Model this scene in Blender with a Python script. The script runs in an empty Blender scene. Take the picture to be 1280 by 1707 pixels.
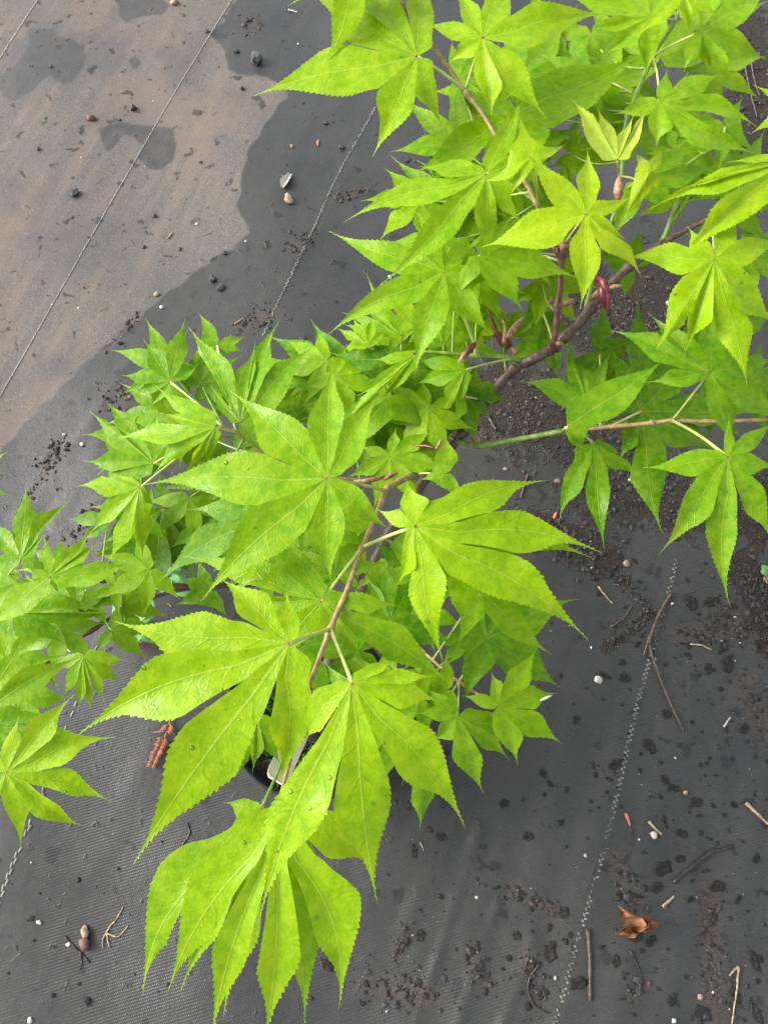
import bpy, math, random
import numpy as np
from mathutils import Vector
R = math.radians
random.seed(11); rng = np.random.default_rng(5)
scene = bpy.context.scene
col = scene.collection

# ------------------------------------------------------------------ camera
F, CX, CY = 1282.0, 640.0, 853.5          # focal length and centre in photograph pixels
PITCH, DIST = R(70), 0.90
CAM = Vector((0, -DIST*math.cos(PITCH), DIST*math.sin(PITCH)))
cam = bpy.data.cameras.new('camera'); camo = bpy.data.objects.new('camera', cam); col.objects.link(camo)
camo.location = CAM; camo.rotation_euler = (R(90)-PITCH, 0, 0)
cam.sensor_fit = 'HORIZONTAL'; cam.sensor_width = 36; cam.lens = 36*F/1280
cam.clip_start = 0.02; cam.clip_end = 300
scene.camera = camo
# ------------------------------------------------------------------ sky, sun, exposure (overcast)
SUN_EL, SUN_AZ = R(34), R(-76)
w = bpy.data.worlds.new('World'); scene.world = w; w.use_nodes = True
nt = w.node_tree; bg = nt.nodes['Background']
sky = nt.nodes.new('ShaderNodeTexSky'); sky.sky_type = 'NISHITA'; sky.sun_disc = False
sky.sun_elevation = SUN_EL; sky.sun_rotation = SUN_AZ; sky.dust_density = 4.0; sky.air_density = 1.0; sky.ozone_density = 1.0
hs = nt.nodes.new('ShaderNodeHueSaturation'); hs.inputs['Saturation'].default_value = 0.32
nt.links.new(sky.outputs[0], hs.inputs['Color']); nt.links.new(hs.outputs[0], bg.inputs[0])
bg.inputs[1].default_value = 0.15
sl = bpy.data.lights.new('sun', 'SUN'); so = bpy.data.objects.new('sun', sl); col.objects.link(so)
sl.energy = 1.0; sl.angle = R(30); sl.color = (1.0, 0.97, 0.92)
sd = Vector((math.sin(SUN_AZ)*math.cos(SUN_EL), math.cos(SUN_AZ)*math.cos(SUN_EL), math.sin(SUN_EL)))
so.rotation_euler = sd.to_track_quat('Z', 'Y').to_euler(); so.location = sd*5
vs = scene.view_settings; vs.view_transform = 'Standard'; vs.look = 'None'; vs.gamma = 1; vs.exposure = 1.62
vs.use_curve_mapping = False
scene.cycles.max_bounces = 6; scene.cycles.diffuse_bounces = 4; scene.cycles.glossy_bounces = 2; scene.cycles.transmission_bounces = 4; scene.cycles.transparent_max_bounces = 6

# ------------------------------------------------------------------ photograph geometry helpers
UPV = np.array([0, math.sin(PITCH), math.cos(PITCH)]); FWD = np.array([0, math.cos(PITCH), -math.sin(PITCH)])
C3 = np.array(CAM)
def unp(x, y, z):
    """points of the ray through photograph pixel (x, y) at height z (arrays allowed)"""
    x = np.asarray(x, float); y = np.asarray(y, float); z = np.asarray(z, float)
    a = (x-CX)/F; b = -(y-CY)/F
    d = np.stack([a, b*UPV[1]+FWD[1]+0*a, b*UPV[2]+FWD[2]+0*a], -1)
    k = (z-C3[2])/d[..., 2]
    return C3+d*k[..., None]
def V(x, y, z): return Vector(unp(x, y, z))
def mpp(x, y, z):
    p = unp(x, y, z)-C3
    return float(p @ FWD)/F
def proj(P):
    d = P-C3; f = d @ FWD
    return CX+F*d[..., 0]/f, CY-F*(d @ UPV)/f

# ------------------------------------------------------------------ object helpers
def link(o, parent=None):
    col.objects.link(o)
    if parent is not None: o.parent = parent
    return o
def mesh_obj(name, verts, faces, m, parent=None, smooth=True, loc=None):
    me = bpy.data.meshes.new(name)
    v = np.asarray(verts, float)
    if loc is not None: v = v-np.array(loc)
    me.from_pydata(v.tolist(), [], faces)
    if smooth: me.polygons.foreach_set('use_smooth', [True]*len(me.polygons))
    me.materials.append(m); me.update()
    o = bpy.data.objects.new(name, me)
    if parent is not None:
        if loc is None: loc = (0, 0, 0)
        o.location = Vector(loc)-parent['_w'] if False else Vector(loc)-WLOC[parent.name]
    elif loc is not None: o.location = loc
    link(o, parent); WLOC[o.name] = Vector(loc) if loc is not None else Vector((0, 0, 0))
    return o
WLOC = {}
def empty(name, loc):
    e = bpy.data.objects.new(name, None); e.location = loc; e.empty_display_size = .02
    link(e); WLOC[e.name] = Vector(loc); return e
def tag(o, label, cat, group=None, kind=None):
    if label: o['label'] = label
    if cat: o['category'] = cat
    if group: o['group'] = group
    if kind: o['kind'] = kind
    return o
def spline(pts, n):
    """Catmull-Rom through rows of pts, n samples per span"""
    P = np.asarray(pts, float); P = np.vstack([2*P[0]-P[1], P, 2*P[-1]-P[-2]])
    out = []
    for i in range(1, len(P)-2):
        for k in range(n):
            t = k/n
            out.append(.5*(2*P[i]+(P[i+1]-P[i-1])*t+(2*P[i-1]-5*P[i]+4*P[i+1]-P[i+2])*t*t+(3*P[i]-P[i-1]-3*P[i+1]+P[i+2])*t**3))
    out.append(P[-2]); return np.array(out)
def tube_geo(P, rad, sides=8, off=0):
    P = np.asarray(P, float); n = len(P); verts = []; faces = []
    T = np.gradient(P, axis=0); ref = np.array([0.13, 0.2, 1.0])
    for i in range(n):
        t = T[i]/(np.linalg.norm(T[i])+1e-12); a = np.cross(t, ref); a /= np.linalg.norm(a)+1e-12; b = np.cross(t, a)
        for k in range(sides):
            an = 2*math.pi*k/sides
            verts.append(P[i]+rad[i]*(math.cos(an)*a+math.sin(an)*b))
    for i in range(n-1):
        for k in range(sides):
            k2 = (k+1) % sides
            faces.append((off+i*sides+k, off+i*sides+k2, off+(i+1)*sides+k2, off+(i+1)*sides+k))
    faces.append(tuple(off+k for k in range(sides))[::-1]); faces.append(tuple(off+(n-1)*sides+k for k in range(sides)))
    return verts, faces

# ------------------------------------------------------------------ materials
def mat(name):
    m = bpy.data.materials.new(name); m.use_nodes = True
    return m, m.node_tree.nodes, m.node_tree.links, m.node_tree.nodes['Principled BSDF']
def N(ns, t, **kw):
    n = ns.new(t)
    for k, v in kw.items(): setattr(n, k, v)
    return n
def math_n(ns, ls, op, a, b=None, c=None, clamp=False):
    n = ns.new('ShaderNodeMath'); n.operation = op; n.use_clamp = clamp
    for i, v in enumerate((a, b, c)):
        if v is None: continue
        if isinstance(v, (int, float)): n.inputs[i].default_value = v
        else: ls.new(v, n.inputs[i])
    return n.outputs[0]
def mix_c(ns, ls, fac, a, b, mode='MIX'):
    n = ns.new('ShaderNodeMix'); n.data_type = 'RGBA'; n.blend_type = mode
    for s, v in ((0, fac), (6, a), (7, b)):
        if isinstance(v, (int, float)): n.inputs[s].default_value = v
        elif isinstance(v, tuple): n.inputs[s].default_value = (*v, 1)
        else: ls.new(v, n.inputs[s])
    return n.outputs[2]
def noise(ns, ls, scale, detail=3, rough=.55, vec=None, dist=0):
    n = ns.new('ShaderNodeTexNoise'); n.inputs['Scale'].default_value = scale; n.inputs['Detail'].default_value = detail
    n.inputs['Roughness'].default_value = rough; n.inputs['Distortion'].default_value = dist
    if vec is not None: ls.new(vec, n.inputs['Vector'])
    return n.outputs['Fac']
def mrange(ns, ls, v, a, b, c=0., d=1., smooth=True):
    n = ns.new('ShaderNodeMapRange'); n.interpolation_type = 'SMOOTHSTEP' if smooth else 'LINEAR'
    ls.new(v, n.inputs[0])
    for i, x in enumerate((a, b, c, d)): n.inputs[i+1].default_value = x
    return n.outputs[0]
def bump(ns, ls, h, strength, dist, nrm=None):
    n = ns.new('ShaderNodeBump'); n.inputs['Strength'].default_value = strength; n.inputs['Distance'].default_value = dist
    ls.new(h, n.inputs['Height'])
    if nrm is not None: ls.new(nrm, n.inputs['Normal'])
    return n.outputs[0]

def leaf_material():
    m, ns, ls, p = mat('maple_leaf')
    oi = N(ns, 'ShaderNodeObjectInfo'); tc = N(ns, 'ShaderNodeTexCoord')
    vadd = N(ns, 'ShaderNodeVectorMath', operation='ADD'); ls.new(tc.outputs['Object'], vadd.inputs[0])
    comb = N(ns, 'ShaderNodeCombineXYZ'); ls.new(math_n(ns, ls, 'MULTIPLY', oi.outputs['Random'], 7.0), comb.inputs[0]); ls.new(comb.outputs[0], vadd.inputs[1])
    ov = vadd.outputs[0]
    uv = N(ns, 'ShaderNodeUVMap'); uv.uv_map = 'vein'; sep = N(ns, 'ShaderNodeSeparateXYZ'); ls.new(uv.outputs[0], sep.inputs[0])
    u, v = sep.outputs[0], math_n(ns, ls, 'SUBTRACT', sep.outputs[1], .5)
    av = math_n(ns, ls, 'ABSOLUTE', v)
    # main vein: thins out towards the tip
    wid = mrange(ns, ls, u, 0, 1, .0070, .0028, False)
    rat = math_n(ns, ls, 'DIVIDE', av, wid)
    mid = mrange(ns, ls, rat, .35, 1.25, 1., 0.)
    # side veins leave the midrib at an angle
    wob = math_n(ns, ls, 'MULTIPLY', noise(ns, ls, 60, 1, .5, ov), .13)
    ph = math_n(ns, ls, 'SUBTRACT', math_n(ns, ls, 'ADD', u, wob), math_n(ns, ls, 'MULTIPLY', av, 1.15))
    fr = math_n(ns, ls, 'FRACT', math_n(ns, ls, 'MULTIPLY', ph, 11.))
    tri = math_n(ns, ls, 'ABSOLUTE', math_n(ns, ls, 'SUBTRACT', fr, .5))
    side = math_n(ns, ls, 'MULTIPLY', mrange(ns, ls, tri, .0, .13, 1., 0.), mrange(ns, ls, av, .12, .02, .15, 1.))
    mott = noise(ns, ls, 150, 3, .68, ov); mott2 = noise(ns, ls, 26, 1, .6, ov)
    base = oi.outputs['Color']
    dark = mix_c(ns, ls, 1.0, base, (.72, .84, .74), 'MULTIPLY')
    lite = mix_c(ns, ls, .22, base, (.40, .52, .03))
    c = mix_c(ns, ls, mrange(ns, ls, mott, .30, .70), dark, lite)
    c = mix_c(ns, ls, math_n(ns, ls, 'MULTIPLY', mrange(ns, ls, mott2, .5, .72), .35), c, mix_c(ns, ls, .5, base, (.36, .44, .015)))
    c = mix_c(ns, ls, math_n(ns, ls, 'MULTIPLY', side, .10), c, mix_c(ns, ls, .5, base, (.03, .11, .01)))
    c = mix_c(ns, ls, math_n(ns, ls, 'MULTIPLY', mid, .34), c, mix_c(ns, ls, .55, base, (.55, .62, .16)))
    tip = math_n(ns, ls, 'MULTIPLY', mrange(ns, ls, u, .86, 1.0), .35)
    c = mix_c(ns, ls, tip, c, mix_c(ns, ls, .5, base, (.50, .46, .10)))
    heart = math_n(ns, ls, 'MULTIPLY', mrange(ns, ls, u, .03, .012), .6)
    c = mix_c(ns, ls, heart, c, (.30, .16, .03))
    ls.new(c, p.inputs['Base Color'])
    wet = noise(ns, ls, 40, 2, .6, ov)
    ls.new(mrange(ns, ls, wet, .44, .62, .50, .17), p.inputs['Roughness'])
    p.inputs['IOR'].default_value = 1.42; p.inputs['Specular IOR Level'].default_value = .28
    h = math_n(ns, ls, 'ADD', math_n(ns, ls, 'MULTIPLY', mid, -.14), math_n(ns, ls, 'MULTIPLY', side, -.09))
    h = math_n(ns, ls, 'ADD', h, math_n(ns, ls, 'MULTIPLY', mott, .8))
    nb = bump(ns, ls, h, .75, .0013)
    ls.new(nb, p.inputs['Normal'])
    tr = N(ns, 'ShaderNodeBsdfTranslucent'); ls.new(nb, tr.inputs['Normal'])
    ls.new(mix_c(ns, ls, .8, c, mix_c(ns, ls, 1., c, (1.5, 1.25, .5), 'MULTIPLY')), tr.inputs['Color'])
    ms = N(ns, 'ShaderNodeMixShader'); ms.inputs[0].default_value = .46
    ls.new(p.outputs[0], ms.inputs[1]); ls.new(tr.outputs[0], ms.inputs[2])
    ls.new(ms.outputs[0], ns['Material Output'].inputs[0])
    return m
def simple(name, c1, c2, scale=80, rough=.7, bs=.4, bd=.0006, spec=.5, rough2=None):
    m, ns, ls, p = mat(name); tc = N(ns, 'ShaderNodeTexCoord')
    n = noise(ns, ls, scale, 5, .62, tc.outputs['Object'])
    ls.new(mix_c(ns, ls, mrange(ns, ls, n, .35, .65), c1, c2), p.inputs['Base Color'])
    p.inputs['Roughness'].default_value = rough
    if rough2 is not None: ls.new(mrange(ns, ls, n, .35, .65, rough, rough2), p.inputs['Roughness'])
    p.inputs['Specular IOR Level'].default_value = spec
    ls.new(bump(ns, ls, n, bs, bd), p.inputs['Normal'])
    return m
M = {}
M['leaf'] = leaf_material()
M['bark'] = simple('bark', (.040, .022, .017), (.11, .062, .045), 260, .45, .6, .0008)
M['redbark'] = simple('red_bark', (.06, .018, .016), (.13, .05, .038), 260, .4, .5, .0006)
M['twig'] = simple('young_bark', (.20, .12, .05), (.34, .24, .10), 240, .42, .5, .0006)
M['green_twig'] = simple('green_bark', (.10, .20, .02), (.22, .30, .05), 140, .35, .3, .0004)
M['stalk'] = simple('leaf_stalk', (.30, .38, .08), (.48, .48, .17), 120, .38, .2, .0003)
M['bud_red'] = simple('bud_red', (.06, .005, .010), (.15, .018, .024), 300, .35, .5, .0005)
M['bud_tan'] = simple('bud_tan', (.20, .085, .05), (.40, .22, .13), 300, .5, .5, .0005)
M['bud_brown'] = simple('bud_brown', (.10, .045, .025), (.30, .16, .09), 300, .5, .5, .0005)

# ------------------------------------------------------------------ ground: woven weed-control fabric, part wet, part dry
DRY = [(-900, 1250), (-60, 800), (0, 755), (23, 732), (50, 700), (78, 673), (117, 630), (156, 588), (219, 541), (254, 510), (273, 496), (312, 469), (351, 437), (390, 410), (412, 390), (402, 352), (406, 312), (414, 254), (441, 215), (465, 180), (484, 164), (478, 150), (440, 130), (385, 110), (366, 75), (350, 58), (372, 30), (390, 0), (420, -120), (600, -700), (-1500, -700)]
SPOTS = [[(43, 51), (66, 46), (94, 48), (92, 62), (144, 74), (141, 117), (125, 137), (109, 144), (97, 137), (86, 125), (62, 145), (28, 172), (8, 168), (-5, 152), (-5, 130), (20, 112), (40, 92), (46, 74)],
         [(166, 215), (180, 206), (200, 199), (225, 202), (262, 206), (288, 211), (293, 235), (290, 266), (270, 279), (248, 276), (230, 258), (236, 240), (218, 228), (205, 228), (196, 240), (182, 254), (172, 250)],
         [(190, -20), (255, -25), (281, 8), (270, 20), (240, 26), (222, 33), (206, 39), (196, 24)],
         [(112, 325), (124, 315), (138, 318), (140, 328), (126, 336)], [(216, 100), (226, 92), (232, 102), (224, 111)],
         [(58, 250), (68, 245), (71, 252), (64, 256)], [(318, 368), (330, 360), (336, 368), (326, 374)]]
def sdf(px, py, poly):
    """signed distance to a polygon, positive inside"""
    P = np.array(poly, float); d = np.full(px.shape, 1e9); ins = np.zeros(px.shape, bool)
    for i in range(len(P)):
        a, b = P[i], P[(i+1) % len(P)]; e = b-a
        wx, wy = px-a[0], py-a[1]
        t = np.clip((wx*e[0]+wy*e[1])/(e @ e), 0, 1)
        d = np.minimum(d, np.hypot(wx-e[0]*t, wy-e[1]*t))
        if a[1] != b[1]:
            ins ^= ((a[1] > py) != (b[1] > py)) & (px < (b[0]-a[0])*(py-a[1])/(b[1]-a[1])+a[0])
    return np.where(ins, d, -d)
def seg(px, py, pts):
    d = np.full(px.shape, 1e9)
    for a, b in zip(pts[:-1], pts[1:]):
        a = np.array(a, float); e = np.array(b, float)-a; wx, wy = px-a[0], py-a[1]
        t = np.clip((wx*e[0]+wy*e[1])/(e @ e), 0, 1); d = np.minimum(d, np.hypot(wx-e[0]*t, wy-e[1]*t))
    return d
def ssn(x, a, b):
    t = np.clip((x-a)/(b-a), 0, 1); return t*t*(3-2*t)
SILT = [((70, 780), (110, 730), 16), ((180, 680), (205, 645), 24), ((395, 545), (455, 525), 22), ((490, 420), (515, 390), 14), ((40, 850), (100, 740), 12),
        ((410, 30), (425, 45), 16), ((600, 640), (640, 600), 30), ((625, 310), (560, 330), 10), ((690, 260), (650, 300), 10), ((1130, 1060), (1280, 1040), 26), ((1200, 1010), (1260, 1060), 26),
        ((1250, 1150), (1280, 1220), 40), ((600, 1640), (720, 1660), 34), ((860, 1480), (930, 1530), 16), ((1020, 1430), (1060, 1500), 22), ((880, 1590), (900, 1680), 16), ((1050, 1660), (1080, 1640), 14),
        ((1180, 1480), (1200, 1700), 30), ((780, 1590), (810, 1640), 18), ((120, 920), (160, 840), 14), ((230, 520), (175, 590), 8), ((680, 1540), (660, 1600), 14), ((480, 1180), (620, 1300), 50)]
SOIL = [((820, 670), (1000, 720), 85), ((1000, 800), (1280, 850), 75), ((1060, 560), (1100, 480), 90), ((900, 880), (1010, 930), 40), ((1240, 940), (1280, 1080), 30), ((1240, 60), (1270, 250), 60), ((950, 430), (1000, 560), 60),
        ((1010, 1080), (1090, 1020), 14), ((1030, 960), (1080, 1010), 14)]
RIDGE = [([(690, 1720), (740, 1560), (775, 1450), (800, 1380)], 9, .0035), ([(760, 1720), (800, 1590), (830, 1510)], 8, .0032), ([(830, 1720), (872, 1630), (890, 1560)], 8, .0030), ([(655, 1600), (700, 1480)], 10, .002),
         ([(40, 860), (140, 720), (240, 560)], 12, .0014), ([(90, 870), (165, 745)], 11, .0013), ([(140, 880), (200, 780)], 11, .0010), ([(470, 480), (560, 330), (660, 140)], 10, .0012),
         ([(150, 1460), (260, 1220), (330, 1120)], 22, .0014), ([(230, 1400), (300, 1250)], 20, -.0012), ([(400, 0), (330, 120)], 14, -.002), ([(650, 90), (620, 180), (500, 420)], 12, .0012), ([(590, 60), (470, 300)], 18, .0012)]
def axis(lo, hi, step, far):
    a = list(np.arange(lo, hi+1e-9, step)); d = step; out = []
    x = hi
    while x < far: d *= 1.35; x += d; out.append(x)
    x = lo; d = step; pre = []
    while x > -far: d *= 1.35; x -= d; pre.append(x)
    return np.array(pre[::-1]+a+out)
def make_ground():
    xs, ys = axis(-.66, .66, .0034, 120), axis(-.56, .90, .0034, 120)
    X, Y = np.meshgrid(xs, ys); n0, n1 = X.shape
    P = np.stack([X, Y, 0*X], -1).reshape(-1, 3)
    near = (np.abs(P[:, 0]) < .75) & (P[:, 1] > -.62) & (P[:, 1] < 1.0)
    px, py = np.zeros(len(P))-9999, np.zeros(len(P))-9999
    px[near], py[near] = proj(P[near])
    dry = np.zeros(len(P)); silt = np.zeros(len(P)); soil = np.zeros(len(P)); z = np.zeros(len(P))
    a, b = px[near], py[near]
    dd = sdf(a, b, DRY)
    edge = 4*np.sin(a*.05+b*.031)+2*np.sin(b*.117-a*.073)+.8*np.sin(a*.29+b*.23)
    dn = ssn(dd+edge, -4, 7)
    for s in SPOTS: dn *= 1-.72*ssn(sdf(a, b, s)+.6*edge, -3, 3)
    dry[near] = dn
    sn = np.zeros(len(a))
    for p0, p1, r in SILT:
        sn = np.maximum(sn, np.exp(-(seg(a, b, [p0, p1])/r)**2))
    silt[near] = sn
    gn = np.zeros(len(a))
    for p0, p1, r in SOIL: gn = np.maximum(gn, (1-ssn(seg(a, b, [p0, p1])/r, .2, 1.4))*(1 if r > 20 else .45))
    soil[near] = gn
    zn = .0018*np.sin(a*.011+b*.006)+.0014*np.sin(a*.019-b*.004+1)
    for pts, r, h in RIDGE: zn += .62*h*np.exp(-(seg(a, b, pts)/(r*(1.25+.35*np.sin(b*.031+a*.017))))**2)*(.62+.38*np.sin(b*.043+h*4000)*np.sin(b*.019+a*.02))
    z[near] = zn*.9
    # lines on the lower right: long shallow wrinkles
    wr = np.exp(-((a-1000)/420)**2)*ssn(b, 900, 1250)
    z[near] += wr*.0005*np.sin((a*.96+b*.28)*.075+1.3*np.sin(b*.006))
    z[near] *= 1.25
    P[:, 2] = z
    idx = np.arange(n0*n1).reshape(n0, n1)
    f = np.stack([idx[:-1, :-1], idx[:-1, 1:], idx[1:, 1:], idx[1:, :-1]], -1).reshape(-1, 4)
    me = bpy.data.meshes.new('ground')
    me.vertices.add(len(P)); me.vertices.foreach_set('co', P.ravel())
    me.loops.add(f.size); me.loops.foreach_set('vertex_index', f.ravel().astype(np.int32))
    me.polygons.add(len(f)); me.polygons.foreach_set('loop_start', np.arange(0, f.size, 4, dtype=np.int32)); me.polygons.foreach_set('loop_total', np.full(len(f), 4, np.int32))
    me.polygons.foreach_set('use_smooth', np.ones(len(f), bool))
    me.update(calc_edges=True); me.validate()
    for nm, arr in (('dry', dry), ('silt', silt), ('soil', soil)):
        at = me.attributes.new(nm, 'FLOAT', 'POINT'); at.data.foreach_set('value', arr.astype(np.float32))
    me.materials.append(M['ground'])
    o = bpy.data.objects.new('ground', me); link(o); WLOC['ground'] = Vector((0, 0, 0))
    tag(o, 'dark woven ground cover fabric, wet and littered with soil', None, kind='structure')
    global GX, GY, GZ
    GX, GY, GZ = xs, ys, z.reshape(n0, n1)
    return o
def gz(x, y):
    i = np.clip(np.searchsorted(GX, x), 1, len(GX)-1); j = np.clip(np.searchsorted(GY, y), 1, len(GY)-1)
    return max(float(GZ[j, i]), float(GZ[j-1, i-1]), float(GZ[j-1, i]), float(GZ[j, i-1]))
def G(px, py, h=0.):
    p = unp(px, py, 0.); z = gz(p[0], p[1]); p = unp(px, py, z+h); return p
# weave direction: along the sewn lines
la, lb = unp(0, 655, 0), unp(385, 0, 0)
LDIR = (lb-la)[:2]; LDIR /= np.linalg.norm(LDIR); LNRM = np.array([LDIR[1], -LDIR[0]])
def ground_material():
    m, ns, ls, p = mat('weed_fabric')
    geo = N(ns, 'ShaderNodeNewGeometry'); pos = geo.outputs['Position']
    mp = N(ns, 'ShaderNodeMapping', vector_type='POINT'); ls.new(pos, mp.inputs['Vector']); mp.inputs['Rotation'].default_value = (0, 0, -math.atan2(LDIR[1], LDIR[0]))
    rot = mp.outputs[0]                                   # x along the lines, y across
    def attr(n):
        a = N(ns, 'ShaderNodeAttribute', attribute_name=n); return a.outputs['Fac']
    n_f = noise(ns, ls, 420, 2, .7, pos); n_m = noise(ns, ls, 55, 3, .65, pos); n_l = noise(ns, ls, 9, 2, .6, pos); n_x = noise(ns, ls, 1400, 0, .6, pos)
    st = N(ns, 'ShaderNodeMapping'); ls.new(rot, st.inputs['Vector']); st.inputs['Scale'].default_value = (6, 46, 1)
    n_s = noise(ns, ls, 1.0, 4, .6, st.outputs[0])        # streaks along the fabric
    dry = mrange(ns, ls, math_n(ns, ls, 'ADD', attr('dry'), math_n(ns, ls, 'MULTIPLY', math_n(ns, ls, 'SUBTRACT', n_m, .5), .7)), .12, .88)
    silt = mrange(ns, ls, math_n(ns, ls, 'ADD', attr('silt'), math_n(ns, ls, 'MULTIPLY', math_n(ns, ls, 'SUBTRACT', n_f, .5), 1.6)), .45, 1.35)
    soil = mrange(ns, ls, math_n(ns, ls, 'ADD', attr('soil'), math_n(ns, ls, 'MULTIPLY', math_n(ns, ls, 'SUBTRACT', n_m, .5), 2.4)), .30, .62)
    # weave: fine ribs across the lines
    wv = N(ns, 'ShaderNodeTexWave', wave_type='BANDS', bands_direction='X'); wv.inputs['Scale'].default_value = 1/.0028*.318
    wm = N(ns, 'ShaderNodeMapping'); ls.new(rot, wm.inputs['Vector']); wm.inputs['Rotation'].default_value = (0, 0, R(-35))
    wv.inputs['Distortion'].default_value = 1.6; wv.inputs['Detail'].default_value = 2; wv.inputs['Detail Scale'].default_value = 1.6
    ls.new(wm.outputs[0], wv.inputs['Vector'])
    rib = math_n(ns, ls, 'MULTIPLY', wv.outputs['Fac'], math_n(ns, ls, 'MULTIPLY', mrange(ns, ls, n_l, .40, .62, .22, 1.), math_n(ns, ls, 'SUBTRACT', 1., math_n(ns, ls, 'MULTIPLY', dry, .8))))
    wv2 = N(ns, 'ShaderNodeTexWave', wave_type='BANDS', bands_direction='Y'); wv2.inputs['Scale'].default_value = 190; ls.new(rot, wv2.inputs['Vector'])
    grain = mrange(ns, ls, n_f, .3, .7)
    wetc = mix_c(ns, ls, n_l, (.0185, .0194, .0190), (.0400, .0408, .0384))
    wetc = mix_c(ns, ls, math_n(ns, ls, 'MULTIPLY', mrange(ns, ls, n_s, .45, .75), .4), wetc, (.045, .042, .038))
    wetc = mix_c(ns, ls, math_n(ns, ls, 'MULTIPLY', rib, .18), wetc, (.048, .047, .045))
    speck = mrange(ns, ls, n_x, .66, .74)
    wetc = mix_c(ns, ls, math_n(ns, ls, 'MULTIPLY', speck, .25), wetc, (.16, .14, .12))
    dryc = mix_c(ns, ls, grain, (.072, .068, .065), (.113, .106, .099))
    dryc = mix_c(ns, ls, math_n(ns, ls, 'MULTIPLY', mrange(ns, ls, n_s, .42, .72), .75), dryc, (.140, .115, .093))
    n_l2 = noise(ns, ls, 6.3, 3, .6, rot); n_l3 = noise(ns, ls, 4.1, 2, .5, pos)
    dryc = mix_c(ns, ls, math_n(ns, ls, 'MULTIPLY', mrange(ns, ls, n_l3, .50, .66), .7), dryc, (.128, .102, .083))
    dryc = mix_c(ns, ls, math_n(ns, ls, 'MULTIPLY', mrange(ns, ls, n_l2, .48, .66), .75), dryc, (.070, .070, .072))
    dryc = mix_c(ns, ls, math_n(ns, ls, 'MULTIPLY', speck, .5), dryc, (.34, .29, .24))
    c = mix_c(ns, ls, dry, wetc, dryc)
    c = mix_c(ns, ls, math_n(ns, ls, 'MULTIPLY', silt, .6), c, mix_c(ns, ls, grain, (.030, .022, .016), (.080, .054, .038)))
    c = mix_c(ns, ls, math_n(ns, ls, 'MULTIPLY', soil, .88), c, mix_c(ns, ls, grain, (.010, .0085, .007), (.045, .035, .028)))
    # scattered dark wet stains
    n_d = noise(ns, ls, 38, 3, .55, rot, .4)
    dk = math_n(ns, ls, 'MULTIPLY', mrange(ns, ls, n_d, .63, .68), .6)
    c = mix_c(ns, ls, dk, c, (.010, .010, .0095))
    ls.new(c, p.inputs['Base Color'])
    rw = mrange(ns, ls, n_m, .35, .65, .30, .44)
    rr = math_n(ns, ls, 'ADD', math_n(ns, ls, 'MULTIPLY', dry, .45), rw)
    rr = math_n(ns, ls, 'ADD', rr, math_n(ns, ls, 'MULTIPLY', math_n(ns, ls, 'MAXIMUM', soil, silt), .22))
    ls.new(rr, p.inputs['Roughness'])
    ls.new(math_n(ns, ls, 'MULTIPLY', math_n(ns, ls, 'SUBTRACT', .32, math_n(ns, ls, 'MULTIPLY', dry, .18)), math_n(ns, ls, 'SUBTRACT', 1., math_n(ns, ls, 'MULTIPLY', soil, .6))), p.inputs['Specular IOR Level'])
    hh = math_n(ns, ls, 'ADD', math_n(ns, ls, 'MULTIPLY', rib, .30), math_n(ns, ls, 'MULTIPLY', wv2.outputs['Fac'], .12))
    hh = math_n(ns, ls, 'MULTIPLY', hh, mrange(ns, ls, math_n(ns, ls, 'MAXIMUM', soil, silt), .2, .8, 1., .1))
    hh = math_n(ns, ls, 'ADD', hh, math_n(ns, ls, 'MULTIPLY', n_f, math_n(ns, ls, 'ADD', .25, math_n(ns, ls, 'MULTIPLY', soil, 2.5))))
    hh = math_n(ns, ls, 'ADD', hh, math_n(ns, ls, 'MULTIPLY', n_m, .9))
    ls.new(bump(ns, ls, hh, .55, .0012), p.inputs['Normal'])
    return m
M['ground'] = ground_material()
ground = make_ground()
# sewn marker lines: rows of small raised stitches
M['thread'] = simple('marker_thread', (.16, .155, .14), (.36, .34, .30), 500, .6, .3, .0003)
M['thread_wet'] = simple('marker_thread_wet', (.040, .043, .038), (.14, .14, .115), 60, .5, .3, .0003)
M['thread_faint'] = simple('marker_thread_faint', (.045, .048, .045), (.16, .16, .14), 110, .5, .3, .0003)
def thread(pts, width, step, m, skip=0., fill=.62):
    double = True
    pth = spline(pts, 40); P = np.array([unp(x, y, 0) for x, y in pth])
    s = np.concatenate([[0], np.cumsum(np.linalg.norm(np.diff(P, axis=0), axis=1))])
    verts, faces = [], []; k = 0; d = 0.
    while d < s[-1]:
        if random.random() >= skip:
            c = np.array([np.interp(d, s, P[:, j]) for j in range(3)]); c2 = np.array([np.interp(d+.001, s, P[:, j]) for j in range(3)])
            t = c2-c; t /= np.linalg.norm(t)+1e-9; nn = np.array([t[1], -t[0], 0])
            sg = 1 if k % 2 else -1
            off = nn*width*.25*sg if double else nn*0
            hl, hw = step*fill, width*.29
            sh = nn*width*.13*sg
            q = [c+off-t*hl-nn*hw-sh, c+off+t*hl-nn*hw+sh, c+off+t*hl+nn*hw+sh, c+off-t*hl+nn*hw-sh]
            b = len(verts); zc = gz(c[0], c[1])
            for pt in q: verts.append((pt[0], pt[1], zc+.0002))
            for pt in q:
                pp = c+off+(pt-c-off)*.62; verts.append((pp[0], pp[1], zc+.0009))
            faces += [(b+4, b+5, b+6, b+7)]+[(b+i, b+(i+1) % 4, b+4+(i+1) % 4, b+4+i) for i in range(4)]
        k += 1; d += step*random.uniform(.92, 1.08)
    o = mesh_obj('sewn_line', verts, faces, m, ground); o['kind'] = 'stuff'; return o
thread([(-200, 400), (0, 100), (65, 0), (180, -180)], .0022, .0030, M['thread'], .05)
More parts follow.
